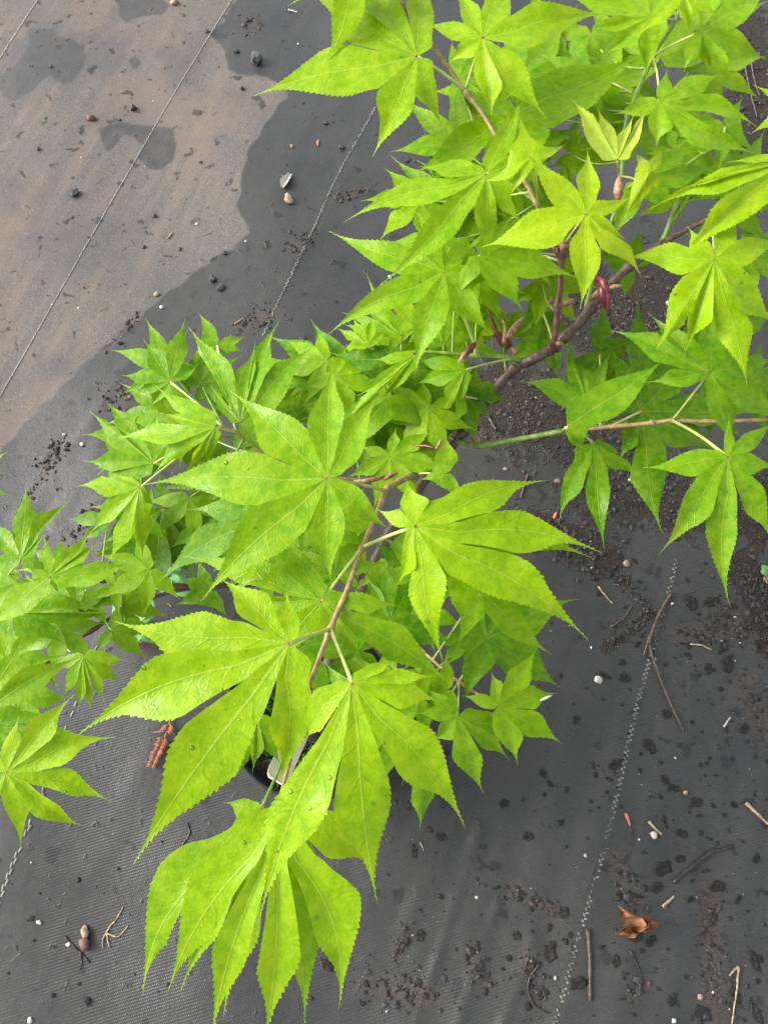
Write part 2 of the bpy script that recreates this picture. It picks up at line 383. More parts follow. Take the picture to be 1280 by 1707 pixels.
thread([(-120, 860), (0, 655), (110, 468), (257, 208), (385, 0), (470, -140)], .0016, .0026, M['thread'], .05)
thread([(440, 560), (470, 495), (520, 390), (560, 300), (600, 226), (645, 145), (720, 0)], .0030, .0034, M['thread_faint'], .12)
thread([(-60, 1680), (8, 1482), (45, 1390), (85, 1290), (128, 1165), (160, 1080)], .0040, .0052, M['thread_wet'], .2)
thread([(900, 1800), (925, 1707), (965, 1560), (1010, 1400), (1062, 1180), (1100, 1045), (1130, 930)], .0046, .0029, M['thread_wet'], .22, .42)

# ------------------------------------------------------------------ maple: stems
tree_base = V(520, 1172, .150)
tree = empty('maple_tree', tree_base)
tag(tree, 'young green maple with wet toothed palmate leaves growing over the fabric', 'tree')
SAMP = []        # (px, py, z) of every stem sample, for attaching leaf stalks
def stem(name, pts, m, nodes=(), wob=.6):
    S = spline(pts, 10); n = len(S)
    ph = random.uniform(0, 6)
    S[:, 0] += wob*np.sin(np.arange(n)*.5+ph)*np.minimum(1, S[:, 3]*.15); 
    P = unp(S[:, 0], S[:, 1], S[:, 2]); r = np.array([.86*S[i, 3]*mpp(*S[i, :3]) for i in range(n)])
    r *= 1+.07*np.sin(np.arange(n)*1.7+ph)
    for nx, ny in nodes:
        d = np.hypot(S[:, 0]-nx, S[:, 1]-ny); r *= 1+.55*np.exp(-(d/5.5)**2)
    for q in S: SAMP.append(q[:3])
    v, f = tube_geo(P, r, 10)
    return mesh_obj(name, v, f, m, tree, True, P[0])
stem('trunk', [(520, 1172, .140, 12), (590, 1010, .19, 12), (660, 870, .225, 11.5), (715, 790, .250, 11), (748, 748, .262, 11), (808, 670, .290, 10.5), (862, 608, .318, 10)], M['bark'], [(770, 715)])
stem('branch', [(858, 610, .316, 10), (890, 598, .325, 10.5), (922, 578, .333, 10), (962, 541, .345, 10), (1002, 490, .358, 10), (1042, 450, .368, 8.5), (1085, 417, .376, 7), (1120, 395, .382, 6), (1180, 366, .392, 5), (1300, 320, .41, 4)], M['bark'], [(944, 560), (1000, 492), (1010, 480), (925, 578), (1050, 445)])
stem('branch', [(919, 590, .333, 6), (924, 560, .348, 6.5), (931, 500, .365, 6), (936, 440, .380, 6), (938, 408, .388, 8)], M['redbark'], [(928, 505), (925, 515), (938, 415), (937, 425)])
stem('branch', [(938, 410, .388, 6.5), (925, 380, .393, 5), (898, 347, .400, 5), (874, 299, .408, 4.8), (833, 237, .420, 4.5), (806, 192, .425, 4.2), (778, 155, .430, 4.2), (744, 107, .436, 4), (709, 58, .442, 4), (665, 0, .450, 4), (640, -45, .455, 3.6)], M['twig'], [(778, 155), (781, 150), (680, 20)], .3)
stem('twig', [(975, 520, .345, 5), (1000, 420, .360, 4.5), (1031, 330, .378, 4), (1042, 210, .392, 4.2), (1060, 158, .402, 4.6), (1088, 93, .412, 4.5), (1125, 34, .425, 4), (1148, -30, .435, 4)], M['green_twig'], [(1086, 97)], .3)
stem('twig', [(1100, 408, .378, 5), (1112, 382, .382, 4.5), (1127, 335, .392, 4), (1140, 280, .4, 3.4), (1200, 240, .41, 3.2)], M['green_twig'], [], .3)
stem('shoot', [(868, 600, .322, 5), (835, 595, .328, 4.8), (780, 592, .332, 4), (712, 587, .334, 3.5), (640, 592, .33, 3.2), (580, 612, .30, 3)], M['green_twig'], [], .3)
stem('twig', [(760, 735, .268, 5), (800, 742, .276, 5.6), (870, 731, .288, 5.4), (940, 718, .300, 5)], M['green_twig'], [(803, 741)], .3)
stem('twig', [(938, 718, .2995, 5), (960, 716, .303, 4.8), (1020, 711, .312, 4.4), (1087, 705, .322, 4.2), (1120, 701, .330, 4.2), (1190, 702, .342, 4), (1300, 699, .36, 3.6)], M['twig'], [(1087, 705), (1120, 701)], .4)
stem('branch', [(746, 752, .268, 7.5), (700, 785, .31, 7), (660, 806, .37, 6.5), (642, 822, .400, 6), (617, 885, .424, 5.6), (605, 912, .430, 5.6), (578, 983, .438, 5.2), (551, 1049, .446, 5.6), (535, 1090, .447, 5), (518, 1134, .446, 4.6), (498, 1200, .436, 4.4), (483, 1267, .425, 4), (464, 1345, .400, 3.6)], M['twig'], [(605, 912), (551, 1049), (545, 1058), (645, 812)], .5)
stem('twig', [(620, 960, .205, 5), (480, 970, .24, 5), (330, 978, .262, 5), (230, 973, .272, 5), (140, 970, .28, 4.2), (30, 1000, .298, 3.4), (-60, 1010, .31, 3)], M['redbark'], [(300, 978)])
stem('twig', [(330, 978, .262, 4), (268, 992, .265, 3.6), (215, 1015, .27, 3.4), (160, 1045, .274, 5), (120, 1075, .277, 4), (60, 1120, .29, 3.6), (-30, 1190, .33, 3.2)], M['redbark'], [(160, 1045), (150, 1052)])
stem('twig', [(520, 1085, .205, 4), (400, 1080, .22, 4.2), (330, 1076, .226, 4.4), (250, 1077, .232, 3.8), (190, 1062, .24, 3)], M['redbark'])
stem('twig', [(640, 960, .24, 4), (660, 1030, .305, 3.2), (704, 1084, .325, 3), (765, 1137, .336, 3), (824, 1173, .352, 2.6)], M['twig'], [(765, 1137)])
stem('twig', [(715, 790, .250, 4), (620, 800, .30, 4), (520, 792, .322, 4.2), (444, 758, .334, 4), (405, 727, .338, 3.8), (370, 711, .344, 3)], M['twig'], [(405, 727)])
stem('twig', [(-60, 1230, .36, 3.4), (-10, 1252, .39, 3.2), (14, 1263, .40, 3)], M['green_twig'])
stem('twig', [(470, 1010, .26, 3), (500, 1160, .33, 3.4), (470, 1270, .35, 3.4), (437, 1345, .372, 3.2)], M['green_twig'])
SAMP = np.array(SAMP)

# ------------------------------------------------------------------ maple: leaves
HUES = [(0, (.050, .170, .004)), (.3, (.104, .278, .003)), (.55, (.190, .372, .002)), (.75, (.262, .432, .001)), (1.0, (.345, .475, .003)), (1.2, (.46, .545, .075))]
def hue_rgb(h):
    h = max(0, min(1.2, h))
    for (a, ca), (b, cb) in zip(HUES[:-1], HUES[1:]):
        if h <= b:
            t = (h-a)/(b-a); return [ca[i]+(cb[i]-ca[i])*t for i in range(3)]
def prof(t):
    if t < .40: return .62+.38*math.sin(math.pi/2*t/.40)
    u = (t-.40)/.60
    return .85*(.5+.5*math.cos(math.pi*min(1, u/.90)))+.15*(1-u)
def leaf(bx, by, z0, hue, tips, W=.150, sinus=.34, stalk=None, droop=.16, fold=.10, ov=False, stalkcol='stalk', teeth=1.0, sag=.063):
    k = mpp(bx, by, z0)
    L = []
    for t in tips:
        t = list(t)+[None]*(5-len(t))
        dx, dy = t[0]-bx, t[1]-by
        L.append(dict(th=math.atan2(dy, dx), len=math.hypot(dx, dy), dz=t[2], w=t[3] or 1., bend=t[4]))
    L.sort(key=lambda q: q['th']); n = len(L)
    if n > 1:
        gaps = [(L[(i+1) % n]['th']-L[i]['th']) % (2*math.pi) for i in range(n)]
        g = max(range(n), key=lambda i: gaps[i]); L = L[g+1:]+L[:g+1]; outer = min(R(58), gaps[g]*.45)
        for i in range(1, n):
            while L[i]['th'] < L[i-1]['th']: L[i]['th'] += 2*math.pi
    else: outer = R(50)
    for q in L:
        if q['dz'] is None: q['dz'] = -droop*q['len']*k*random.uniform(.6, 1.4)
        else: q['dz'] *= .01
        if q['bend'] is None: q['bend'] = random.uniform(-.035, .035)
    verts, faces, uvs = [], [], []
    LAT = (-1, -.72, -.36, 0, .36, .72, 1)
    ph = random.uniform(0, 6.28); ph2 = random.uniform(0, 6.28); rf = random.uniform(.018, .03)
    for i, q in enumerate(L):
        sides = {}; vf = random.choice((.30, .22, .14, -.12)); tw = random.uniform(-.28, .28)
        for sg in (-1, 1):
            j = i+sg
            if 0 <= j < n:
                nb = L[j]; al = min(R(56), abs(nb['th']-q['th'])/2); ml = min(q['len'], nb['len'])
                nat = [next((t for t in np.arange(.2, .56, .02) if W*g_['w']*prof(t) < t*math.tan(al)), .56)*g_['len'] for g_ in (q, nb)]
                sn = max(sinus*ml*.85, min(.54*ml, sum(nat)/2))
                sides[sg] = (al, sn, (q['dz']+nb['dz'])/2, (q['len']+nb['len'])/2, abs(nb['th']-q['th'])/2 <= R(56))
            else: sides[sg] = (outer, .10*q['len'], q['dz'], q['len'], False)
        ln = q['len']; nt_ = int(max(8, min(28, ln/11)))
        st = [.012, .04, .08, .12, .16, .20, .24]; t0 = .26
        for a in range(nt_*4+1): st.append(t0+(.985-t0)*a/(nt_*4))
        st.append(1.0)
        amp = [[random.uniform(.2, 1.3) for _ in range(nt_+2)] for _ in range(2)]
        b0 = len(verts); ct, sn_ = math.cos(q['th']), math.sin(q['th'])
        for t in st:
            s = t*ln; row = []
            for sg in (-1, 1):
                al, ss, dzn, lnn, nbr = sides[sg]; ta = math.tan(al)
                if s <= ss: e = s*ta
                else:
                    x = min(1, (s-ss)/(.24*ln)); x = x*x*(3-2*x)
                    e = ss*ta*(1-x)+W*q['w']*ln*prof(t)*x
                    if nbr and not ov: e = min(e, s*ta*(1-.035*min(1, 3*x)))
                    elif not nbr: e = min(e, s*ta)
                adv = 0.
                if t > t0 and t < .985 and s > ss*1.06:
                    y = (t-t0)/(.985-t0)*nt_+(.5 if sg > 0 else 0.); kk = int(y); fr = y-kk
                    A = teeth*ln*.0115*amp[0 if sg < 0 else 1][kk]*(1.15-.55*t)*min(1, (t-t0)/.12)
                    y2 = fr if fr < .76 else (1-fr)/.24*.76
                    e = e+A*(y2/.76-.35); adv = A*.9*max(0, y2/.76-.2)
                row.append((max(e, .15), adv))
            for la in LAT:
                sg = -1 if la < 0 else 1
                e, adv = row[0 if sg < 0 else 1]; al, ss, dzn, lnn, nbr = sides[sg]
                lat = la*e; s2 = s+adv*abs(la)**3
                tau = max(0, (t-.25)/.75); lb = q['bend']*ln*4*tau*(1-tau)
                x = bx+ct*s2-sn_*(lat+lb); y = by+sn_*s2+ct*(lat+lb)
                qq = min(1, abs(math.atan2(lat, max(s, 1e-6)))/al) if al > 1e-3 else 0
                qs = qq*qq*(3-2*qq)
                dz = q['dz']+(dzn-q['dz'])*qs; lr = q['len']+(lnn-q['len'])*qs
                r = math.hypot(s, lat); rr = min(1.05, r/lr)
                h = dz*rr**1.7+fold*k*r*qq*max(0, 1-.9*rr)
                h += k*(vf*abs(lat)+tw*lat)*min(1, tau*2.2)
                h += k*ln*.16*abs(la)*e/(W*ln+1e-6)*.10*math.sin(s*.055+ph+2*sg)*tau
                h += k*1.1*math.sin(x*.071+ph2)*math.sin(y*.064+ph)*min(1, r/60)
                h += k*(1.9*math.sin(x*rf+y*.011+ph)+1.3*math.sin(y*rf*1.5-x*.013+ph2))*min(1, r/60)
                verts.append((x, y, z0+h)); uvs.append((t, .5+lat/ln))
        m7 = len(LAT)
        for a in range(len(st)-1):
            for c in range(m7-1):
                p0 = b0+a*m7+c
                faces.append((p0, p0+m7, p0+m7+1, p0+1))
    A = np.array(verts); P = unp(A[:, 0], A[:, 1], A[:, 2]); base = unp(bx, by, z0)
    o = mesh_obj('leaf', P, faces, M['leaf'], tree, True, base)
    me = o.data; ul = me.uv_layers.new(name='vein')
    li = np.zeros(len(me.loops), np.int32); me.loops.foreach_get('vertex_index', li)
    ul.data.foreach_set('uv', np.array(uvs, np.float32)[li].ravel())
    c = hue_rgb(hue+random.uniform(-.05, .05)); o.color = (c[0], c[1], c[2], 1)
    # stalk
    if stalk is not False:
        if stalk is None:
            d = (SAMP[:, 0]-bx)**2+(SAMP[:, 1]-by)**2+((SAMP[:, 2]-z0+.01)*1500)**2+np.where(SAMP[:, 2] > z0+.035, 1e6, 0)
        else: d = (SAMP[:, 0]-stalk[0])**2+(SAMP[:, 1]-stalk[1])**2
        q = SAMP[int(np.argmin(d))]
        e = unp(*q); mid = (base+e)/2+np.array([0, 0, sag*np.linalg.norm(base-e)])
        T = np.linspace(0, 1, 9)[:, None]
        cur = (1-T)**2*(base+np.array([0, 0, -.0012]))+2*T*(1-T)*mid+T*T*e
        rp = max(1.7, min(3.2, max(x['len'] for x in L)*.011))*k
        rad = rp*(1+.5*np.abs(np.linspace(-1, 1, 9))**4)
        v, f = tube_geo(cur, rad, 7)
        so_ = mesh_obj('leaf_stalk', v, f, M[stalkcol], o, True, base)
    return o
# --- upper cluster
leaf(696, 93, .452, .72, [(421, 160, -1.2, 1.02, .03), (620, 262, -1.6), (741, 215, -1.8, .75), (498, -20, -.6, 1.0), (598, -75, -.5), (700, -60, -.5)], W=.158, stalk=(776, 153))
leaf(600, -70, .474, .75, [(537, 115, -3.0, .95, -.05), (480, 10), (690, -20)], stalk=(650, -20))
leaf(804, 62, .458, .78, [(704, 38, -.8, 1.1), (744, 107, -1.2, 1.1), (819, 203, -2.2, 1.05), (912, 198, -1.4, 1.1), (1017, 24, -1.2, 1.1, -.05), (757, -30, -.6), (850, -70, -.6)], stalk=(783, 148))
leaf(858, 190, .420, .60, [(683, 291, -1.4, 1.15), (1074, 84, -.8, 1.15, .03), (760, 150, -.6), (905, 330, -1.6), (800, 300, -1.2)], stalk=(833, 237))
leaf(812, 289, .440, .68, [(572, 371, -2.0, .6, .05), (700, 277, -.6, 1.15), (631, 476, -2.8, .68, -.03), (817, 443, -2.8, .85), (945, 237, -.8, .85, .04), (874, 148, .8, .7), (872, 380, -1.5, .7)], stalk=(850, 262))
leaf(762, 345, .370, .35, [(651, 258, -1), (648, 347, -.8), (706, 216, -.8), (790, 220, -.5), (860, 300)], W=.12)
leaf(741, 452, .400, .50, [(546, 383, -1.6, .8, -.03), (542, 562, -2.2, .65, .05), (691, 625, -2.2, 1.05), (822, 560, -1.8, 1.1), (838, 462, -.4, .9), (690, 372, -.4), (790, 380, -.4)], stalk=(800, 594))
leaf(798, 425, .408, .55, [(873, 521, -1.8, 1.1), (966, 464, -1.2, 1.1), (860, 350), (760, 500, -1.5)], stalk=(900, 420))
leaf(978, 357, .470, .93, [(800, 412, -1.6, 1.12), (966, 517, -2.4, 1.02), (1070, 465, -1.8, .85, -.06), (1046, 402, -1.2, .7), (979, 246, -.6, 1.15), (884, 240, .2, .8, -.08), (1055, 325, -.4, .8)], W=.165, stalk=(938, 412))
leaf(884, 262, .462, .86, [(945, 240, -.4, .9), (800, 300, -1.2, .7, -.1), (862, 185, .6, .7), (850, 330, -1.5, .9)], stalk=(898, 347))
leaf(1029, 266, .452, 1.16, [(952, 163, 1.2, 1.15), (996, 178, 1.4, 1.2), (1078, 178, 1.2, .9), (1056, 190, 1, .8)], W=.15, stalk=(1033, 330))
leaf(1083, 284, .450, 1.02, [(1039, 359, -2.0), (1066, 342, -2.2), (1057, 249, -.4), (1104, 248, -1.5, 1.4), (1098, 318, -2.5, 1.2)], W=.16, stalk=(1033, 328))
leaf(1100, 168, .442, .58, [(1024, 189, -.4, 1.2), (1093, 250, -1.0, 1.25), (1261, 256, -2.0, 1.1, .04), (1262, 212, -1.4, 1, -.09), (1211, 125, -.4, .9, -.06), (1112, 112, 0, 1.1)], W=.165, stalk=(1088, 93))
leaf(1170, 50, .448, .60, [(1139, 120, -1.2, 1.1), (1222, 143, -2.2, 1.1), (1185, 125, -2.5), (1279, 100, -1.6, 1.25), (1290, -30), (1190, -70), (1110, -40)], W=.165, stalk=(1088, 96))
leaf(1084, 27, .438, .62, [(985, 50, -.6, 1.2), (1003, 93, -1, 1.2), (1076, 130, -1.4), (935, -12, -.4, 1.1), (1010, -70), (1110, -60)], W=.16, stalk=(1125, 34))
leaf(1140, -14, .466, .80, [(1061, 60, -1.0, .9), (1150, 60, -2, .7), (1200, 30)], stalk=(1140, -10))
leaf(975, 120, .400, .40, [(915, 185), (900, 90), (1000, 215, -1.5), (1055, 190), (950, 40)], W=.17)
leaf(1210, 210, .395, .40, [(1120, 230), (1195, 290, -1.4), (1260, 250), (1240, 160)], W=.16)
leaf(1065, 300, .405, .50, [(1130, 350, -1), (1195, 275), (1160, 240), (1020, 400, -2)], W=.18)
leaf(1322, 262, .470, .82, [(1080, 350, -1.4, .7, .04), (1129, 318, -.8, .75), (1128, 437, -2.4, .95, .02), (1211, 270, -.4, .6)], W=.12, stalk=False)
leaf(1330, 180, .46, .8, [(1250, 224, -.4, .8), (1255, 140, 0, .8)], stalk=False)
leaf(1191, 432, .455, .80, [(1038, 430, -1.2, .98), (1093, 583, -1.8, 1.12), (1246, 646, -2.2, 1.12), (1139, 595, -3.0, .7), (1300, 545, -1.5, 1.1), (1310, 400, -1, 1.1), (1230, 340, -.4), (1145, 375, -.4)], W=.165, stalk=(1180, 368))
leaf(1184, 620, .382, .42, [(1017, 550, -1.2, 1.1), (1077, 637, -.8, 1.05), (1224, 752, -1.6, 1.0), (1310, 712, -1.4, 1.1), (1300, 600), (1190, 500, -.4), (1080, 520)], W=.15, stalk=(1121, 700), fold=.1)
leaf(1213, 761, .398, .42, [(1071, 779, -.8, .95), (1097, 925, -1.6, .88), (1217, 1013, -3.0, .78, .05), (1286, 905, -1.4, 1.1), (1300, 778, -.8), (1292, 700, -.4), (1215, 690, 0, .7)], W=.15, stalk=(1121, 702), fold=.1)
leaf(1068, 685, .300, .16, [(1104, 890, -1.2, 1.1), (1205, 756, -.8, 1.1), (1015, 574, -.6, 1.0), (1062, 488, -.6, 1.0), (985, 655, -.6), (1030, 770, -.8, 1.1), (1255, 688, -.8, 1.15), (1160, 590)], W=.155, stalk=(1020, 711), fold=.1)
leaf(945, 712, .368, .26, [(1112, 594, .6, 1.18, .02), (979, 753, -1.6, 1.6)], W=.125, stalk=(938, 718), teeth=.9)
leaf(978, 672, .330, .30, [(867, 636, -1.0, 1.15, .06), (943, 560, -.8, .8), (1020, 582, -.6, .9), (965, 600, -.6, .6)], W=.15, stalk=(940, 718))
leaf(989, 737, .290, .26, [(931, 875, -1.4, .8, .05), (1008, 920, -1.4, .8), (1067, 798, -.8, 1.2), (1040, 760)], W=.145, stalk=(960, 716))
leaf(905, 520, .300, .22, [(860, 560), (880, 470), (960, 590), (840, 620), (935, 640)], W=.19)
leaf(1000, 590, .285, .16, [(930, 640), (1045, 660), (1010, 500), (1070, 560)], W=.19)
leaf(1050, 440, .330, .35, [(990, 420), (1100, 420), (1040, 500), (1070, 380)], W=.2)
# --- centre heap
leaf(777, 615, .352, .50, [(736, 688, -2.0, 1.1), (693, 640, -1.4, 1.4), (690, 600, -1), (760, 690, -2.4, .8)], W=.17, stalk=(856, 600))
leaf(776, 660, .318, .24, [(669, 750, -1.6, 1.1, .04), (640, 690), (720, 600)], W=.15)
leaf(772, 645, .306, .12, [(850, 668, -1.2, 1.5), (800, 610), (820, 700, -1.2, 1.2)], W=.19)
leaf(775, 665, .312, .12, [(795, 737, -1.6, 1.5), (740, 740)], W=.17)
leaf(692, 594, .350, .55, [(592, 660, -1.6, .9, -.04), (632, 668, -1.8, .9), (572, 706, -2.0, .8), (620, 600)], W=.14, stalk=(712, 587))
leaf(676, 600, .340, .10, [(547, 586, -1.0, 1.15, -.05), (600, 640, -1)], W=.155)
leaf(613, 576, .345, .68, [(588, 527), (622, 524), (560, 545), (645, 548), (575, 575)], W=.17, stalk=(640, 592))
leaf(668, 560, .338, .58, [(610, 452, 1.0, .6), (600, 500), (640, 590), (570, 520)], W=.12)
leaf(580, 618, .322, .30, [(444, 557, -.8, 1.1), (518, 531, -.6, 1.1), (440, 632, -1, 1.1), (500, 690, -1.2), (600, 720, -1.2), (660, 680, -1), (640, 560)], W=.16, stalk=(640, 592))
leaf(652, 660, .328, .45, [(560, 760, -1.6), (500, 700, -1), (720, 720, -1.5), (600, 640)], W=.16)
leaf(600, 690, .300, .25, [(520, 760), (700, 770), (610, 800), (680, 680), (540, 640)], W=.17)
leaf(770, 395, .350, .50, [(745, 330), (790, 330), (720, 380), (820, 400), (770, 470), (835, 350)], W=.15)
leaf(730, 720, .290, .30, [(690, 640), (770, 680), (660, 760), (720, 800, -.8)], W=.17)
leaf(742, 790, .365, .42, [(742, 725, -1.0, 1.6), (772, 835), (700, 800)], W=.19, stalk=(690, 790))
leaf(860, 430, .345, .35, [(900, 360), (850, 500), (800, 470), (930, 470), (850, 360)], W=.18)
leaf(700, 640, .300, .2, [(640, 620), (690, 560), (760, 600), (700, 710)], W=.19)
# --- left upper cluster
leaf(401, 704, .350, .40, [(313, 543, -.8, 1.1, .03), (466, 535, -1.0, 1.0, -.05), (527, 575, -1.2, 1.0, -.04), (426, 568, -.6, .9), (350, 640), (440, 760)], W=.155, stalk=(405, 727))
leaf(284, 636, .322, .34, [(239, 564, -.4, 1.25), (310, 529, -.4, 1.15), (200, 625, -.4, 1.25), (221, 656, -.6, 1.2), (250, 680, -1, 1), (336, 602, -.4), (330, 690, -.8)], W=.16, stalk=(372, 712))
leaf(362, 575, .305, .34, [(406, 586), (340, 640, -.6), (300, 620), (330, 520), (412, 560)], W=.17)
leaf(360, 712, .372, .60, [(258, 641, -1.4, 1.0), (266, 688, -1.6, .8), (188, 730, -2.4, 1.0), (256, 792, -2.2, 1.05, .06), (311, 786, -2.2, 1.1), (345, 780, -2.2, .9)], W=.135, stalk=(400, 724))
leaf(256, 772, .335, .42, [(149, 684, -.8, 1.05), (137, 768, -.8, 1.15), (262, 682, -.6, 1.2), (190, 705, -.8), (165, 810, -.9), (320, 740)], W=.165)
leaf(233, 812, .368, .62, [(125, 811, -1.0, 1.1), (150, 890, -1.4, 1.1), (178, 940, -2.2, 1.05), (238, 937, -2.2, .95), (260, 846, -1.0, .8), (190, 790, -.6, 1)], W=.165, stalk=(330, 790))
leaf(272, 848, .288, .04, [(247, 1005, -1.0, 1.25), (143, 934, -.8, 1.25), (332, 977, -.8, 1.1), (390, 877, -.6, 1.1), (268, 785, -.4, 1.1), (330, 910)], W=.165)
leaf(452, 850, .395, .24, [(266, 970, -1.8, 1.1, .05), (310, 850, -.8), (400, 760), (380, 990, -1.6)], W=.15)
leaf(180, 872, .318, .18, [(112, 866, -.6, 1.4), (130, 900), (190, 820)], W=.17)
leaf(440, 690, .310, .14, [(500, 640), (380, 760), (480, 760), (420, 640), (540, 700)], W=.18)
leaf(400, 880, .300, .2, [(330, 840), (350, 960), (460, 930), (300, 900), (440, 820)], W=.18)
# --- two big bright leaves and their neighbours
leaf(546, 798, .462, .54, [(239, 808, -1.8, .95, .03), (379, 648, -1.0, 1.02, .02), (555, 598, -.6, 1.1), (635, 657, -.6, 1.1, -.03), (652, 884, -1.2, 1.05), (553, 976, -1.8, 1.12), (335, 1003, -2.2, .98, .03)], W=.156, sinus=.34, stalk=(645, 818))
leaf(691, 877, .468, .74, [(914, 801, -1.0, 1.0, -.05), (1003, 922, -1.6, 1.0, -.06), (982, 1070, -2.2, 1.0, -.05), (740, 1106, -2.4, 1.0, .03), (655, 985, -2.6, .75, -.06), (626, 848, -1.0, 1.4), (676, 798, -.6, 2.0)], W=.128, sinus=.32, stalk=(605, 912))
leaf(700, 880, .456, .62, [(990, 932, -2.2, 1.0, -.05), (736, 1100, -3.2, .9)], W=.12, stalk=False)
leaf(483, 1072, .484, .74, [(186, 1034, -1.2, 1.0, -.04), (127, 1228, -2.2, 1.02, .05), (219, 1447, -2.6, .87, .015), (460, 1316, -2.2, .95, -.06), (364, 962, -.6, 1.3), (478, 985, -.2, 1.3)], W=.166, sinus=.34, stalk=(549, 1050), fold=.08)
leaf(587, 1138, .486, .76, [(500, 1240, -1.4, 1.9), (432, 1536, -2.6, .92, .03), (629, 1507, -2.2, 1.05), (776, 1383, -2.0, 1.05, -.05), (738, 1172, -.8, 1.3), (728, 1128, -.6, 1.0), (662, 1100, -.4, 1.1)], W=.146, sinus=.34, stalk=(552, 1052), fold=.08)
leaf(536, 1002, .440, .56, [(305, 927, -1.4, .95, .03), (468, 884, -.6, 1.1), (672, 1012, -.8, .9), (756, 1146, -1.6, 1.08, -.03), (610, 1115, -1.4, 1.0), (430, 1120, -1.4), (400, 1000, -1)], W=.135, stalk=(605, 914))
leaf(800, 985, .418, .52, [(920, 1092, -2.0, 1.0), (700, 900), (760, 1080, -1.4), (860, 950)], W=.15)
leaf(651, 1037, .384, .32, [(762, 1072, -.8, 1.2), (700, 950, -.4), (640, 930, -.2), (560, 1080), (610, 960), (690, 1110, -1)], W=.165)
leaf(812, 1064, .355, .30, [(964, 999, -.8, 1.25, -.05), (936, 1148, -1.2, 1.35), (776, 1178, -1.4, 1.05, .05), (744, 1078, -.4, 1.2), (780, 986, -.4, 1.2), (826, 962, -.4, 1.05)], W=.165, stalk=(765, 1137), fold=.2)
leaf(831, 1176, .378, .60, [(895, 1077, 0, 1.1), (818, 1117, 0, .9), (930, 1156, -.6, 1.3), (938, 1241, -.8, 1.25), (863, 1276, -1.0, 1.3), (770, 1160, -.6, 1.1)], W=.165, stalk=(820, 1172))
leaf(763, 1194, .366, .52, [(806, 1324, -1.6, 1.3), (850, 1268, -1.2, 1.0), (710, 1145, -.2, 1.2), (720, 1240, -1.0, 1.2), (690, 1190), (880, 1230, -1.2)], W=.165, stalk=(765, 1137))
leaf(694, 1235, .340, .32, [(700, 1386, -1.0, 1.35), (670, 1310, -1), (735, 1290, -1)], W=.165)
leaf(690, 950, .335, .22, [(620, 900), (740, 890), (600, 1000), (760, 1000), (680, 1040)], W=.18)
leaf(500, 1080, .345, .2, [(440, 1000), (420, 1150), (560, 1180), (590, 1060)], W=.18)
leaf(600, 1180, .36, .3, [(540, 1100), (690, 1220), (650, 1100), (600, 1290, -1)], W=.17)
leaf(430, 1190, .372, .40, [(389, 1302, -1.6, 1.0), (340, 1180), (420, 1290, -1.8), (470, 1280, -1.5)], W=.15)
# --- lowest drooping leaves
leaf(470, 1350, .432, .70, [(279, 1659, -3.4, .86, .05), (352, 1735, -4.2, .75), (441, 1740, -3.6, 1.0, -.02), (564, 1684, -3.0, 1.02, -.09), (627, 1455, -1.2, 1.05, -.07)], W=.185, sinus=.48, stalk=(464, 1345), fold=.12)
leaf(436, 1349, .404, .58, [(238, 1661, -3.0, .95, .10), (300, 1655, -3.6, .7), (372, 1700, -3.6, .62), (507, 1712, -3.2, .8, -.05), (372, 1338, -.6, 1.0), (560, 1480, -1.5)], W=.185, sinus=.48, stalk=(437, 1345), fold=.1)
# --- far left cluster
leaf(35, 931, .355, .36, [(43, 803, -.2, 1.05), (-40, 860), (-45, 950), (118, 834, -.4, 1.15, -.06), (78, 890, 0, .8), (95, 960, -.6)], W=.15, stalk=(-20, 1005))
leaf(83, 962, .372, .52, [(154, 882, 0, .9), (168, 905, -.4, 1.0), (224, 938, -.6, 1.1), (44, 945, .2), (-30, 1050, -1.2, 1.1), (72, 888, .6, .8)], W=.15)
leaf(23, 1022, .352, .44, [(178, 1019, -.8, 1.05, -.05), (112, 1076, -1.2, 1.1), (193, 1024, -1.5, .9), (-40, 1060), (60, 960)], W=.15)
leaf(139, 1094, .342, .56, [(129, 1184, -1.6, 1.1), (153, 1188, -1.8, 1.1), (103, 1164, -1.2, 1.1), (174, 1172, -1.6, 1.1), (204, 1140, -1.2, 1), (213, 1101, -.6, 1), (85, 1110)], W=.17)
leaf(-40, 1190, .392, .44, [(136, 1096, -.6, 1.0, -.03), (42, 1056, 0, 1.0), (60, 1200)], W=.15, stalk=False)
leaf(-30, 1140, .352, .36, [(120, 1090), (90, 1160), (60, 1110)], W=.16)
leaf(10, 1288, .448, .72, [(32, 1193, .4, 1.0), (126, 1157, .2, 1.0, -.03), (195, 1230, -.8, .85, -.06), (188, 1339, -1.0, 1.05, -.05), (144, 1378, -1.4, 1.1, .07), (34, 1417, -1.6, .95, -.05), (-60, 1360), (-60, 1240)], W=.15, stalk=(14, 1263), fold=.12)
leaf(-20, 1210, .400, .32, [(168, 1227, -.6, 1.0, .04), (90, 1190), (30, 1270)], W=.14, stalk=False)
leaf(186, 1050, .300, .46, [(244, 1101, -.6, 1.2), (260, 1042, -.3, 1.2), (160, 1090, -.6, 1.2), (200, 1000)], W=.17)
leaf(192, 978, .305, .52, [(227, 933, 0, 1.2), (238, 990, -.2, 1.1), (165, 940), (150, 1000), (200, 1030, -.4)], W=.17)
leaf(150, 1000, .300, .42, [(90, 980), (110, 1050), (210, 1000), (180, 1050)], W=.18)
leaf(-50, 800, .39, .6, [(13, 753, 0, .9), (20, 828, -.4, .8), (10, 790)], stalk=False)
leaf(350, 985, .292, .40, [(300, 960, 0, 1.1), (290, 1010), (380, 1030), (330, 930)], W=.18)

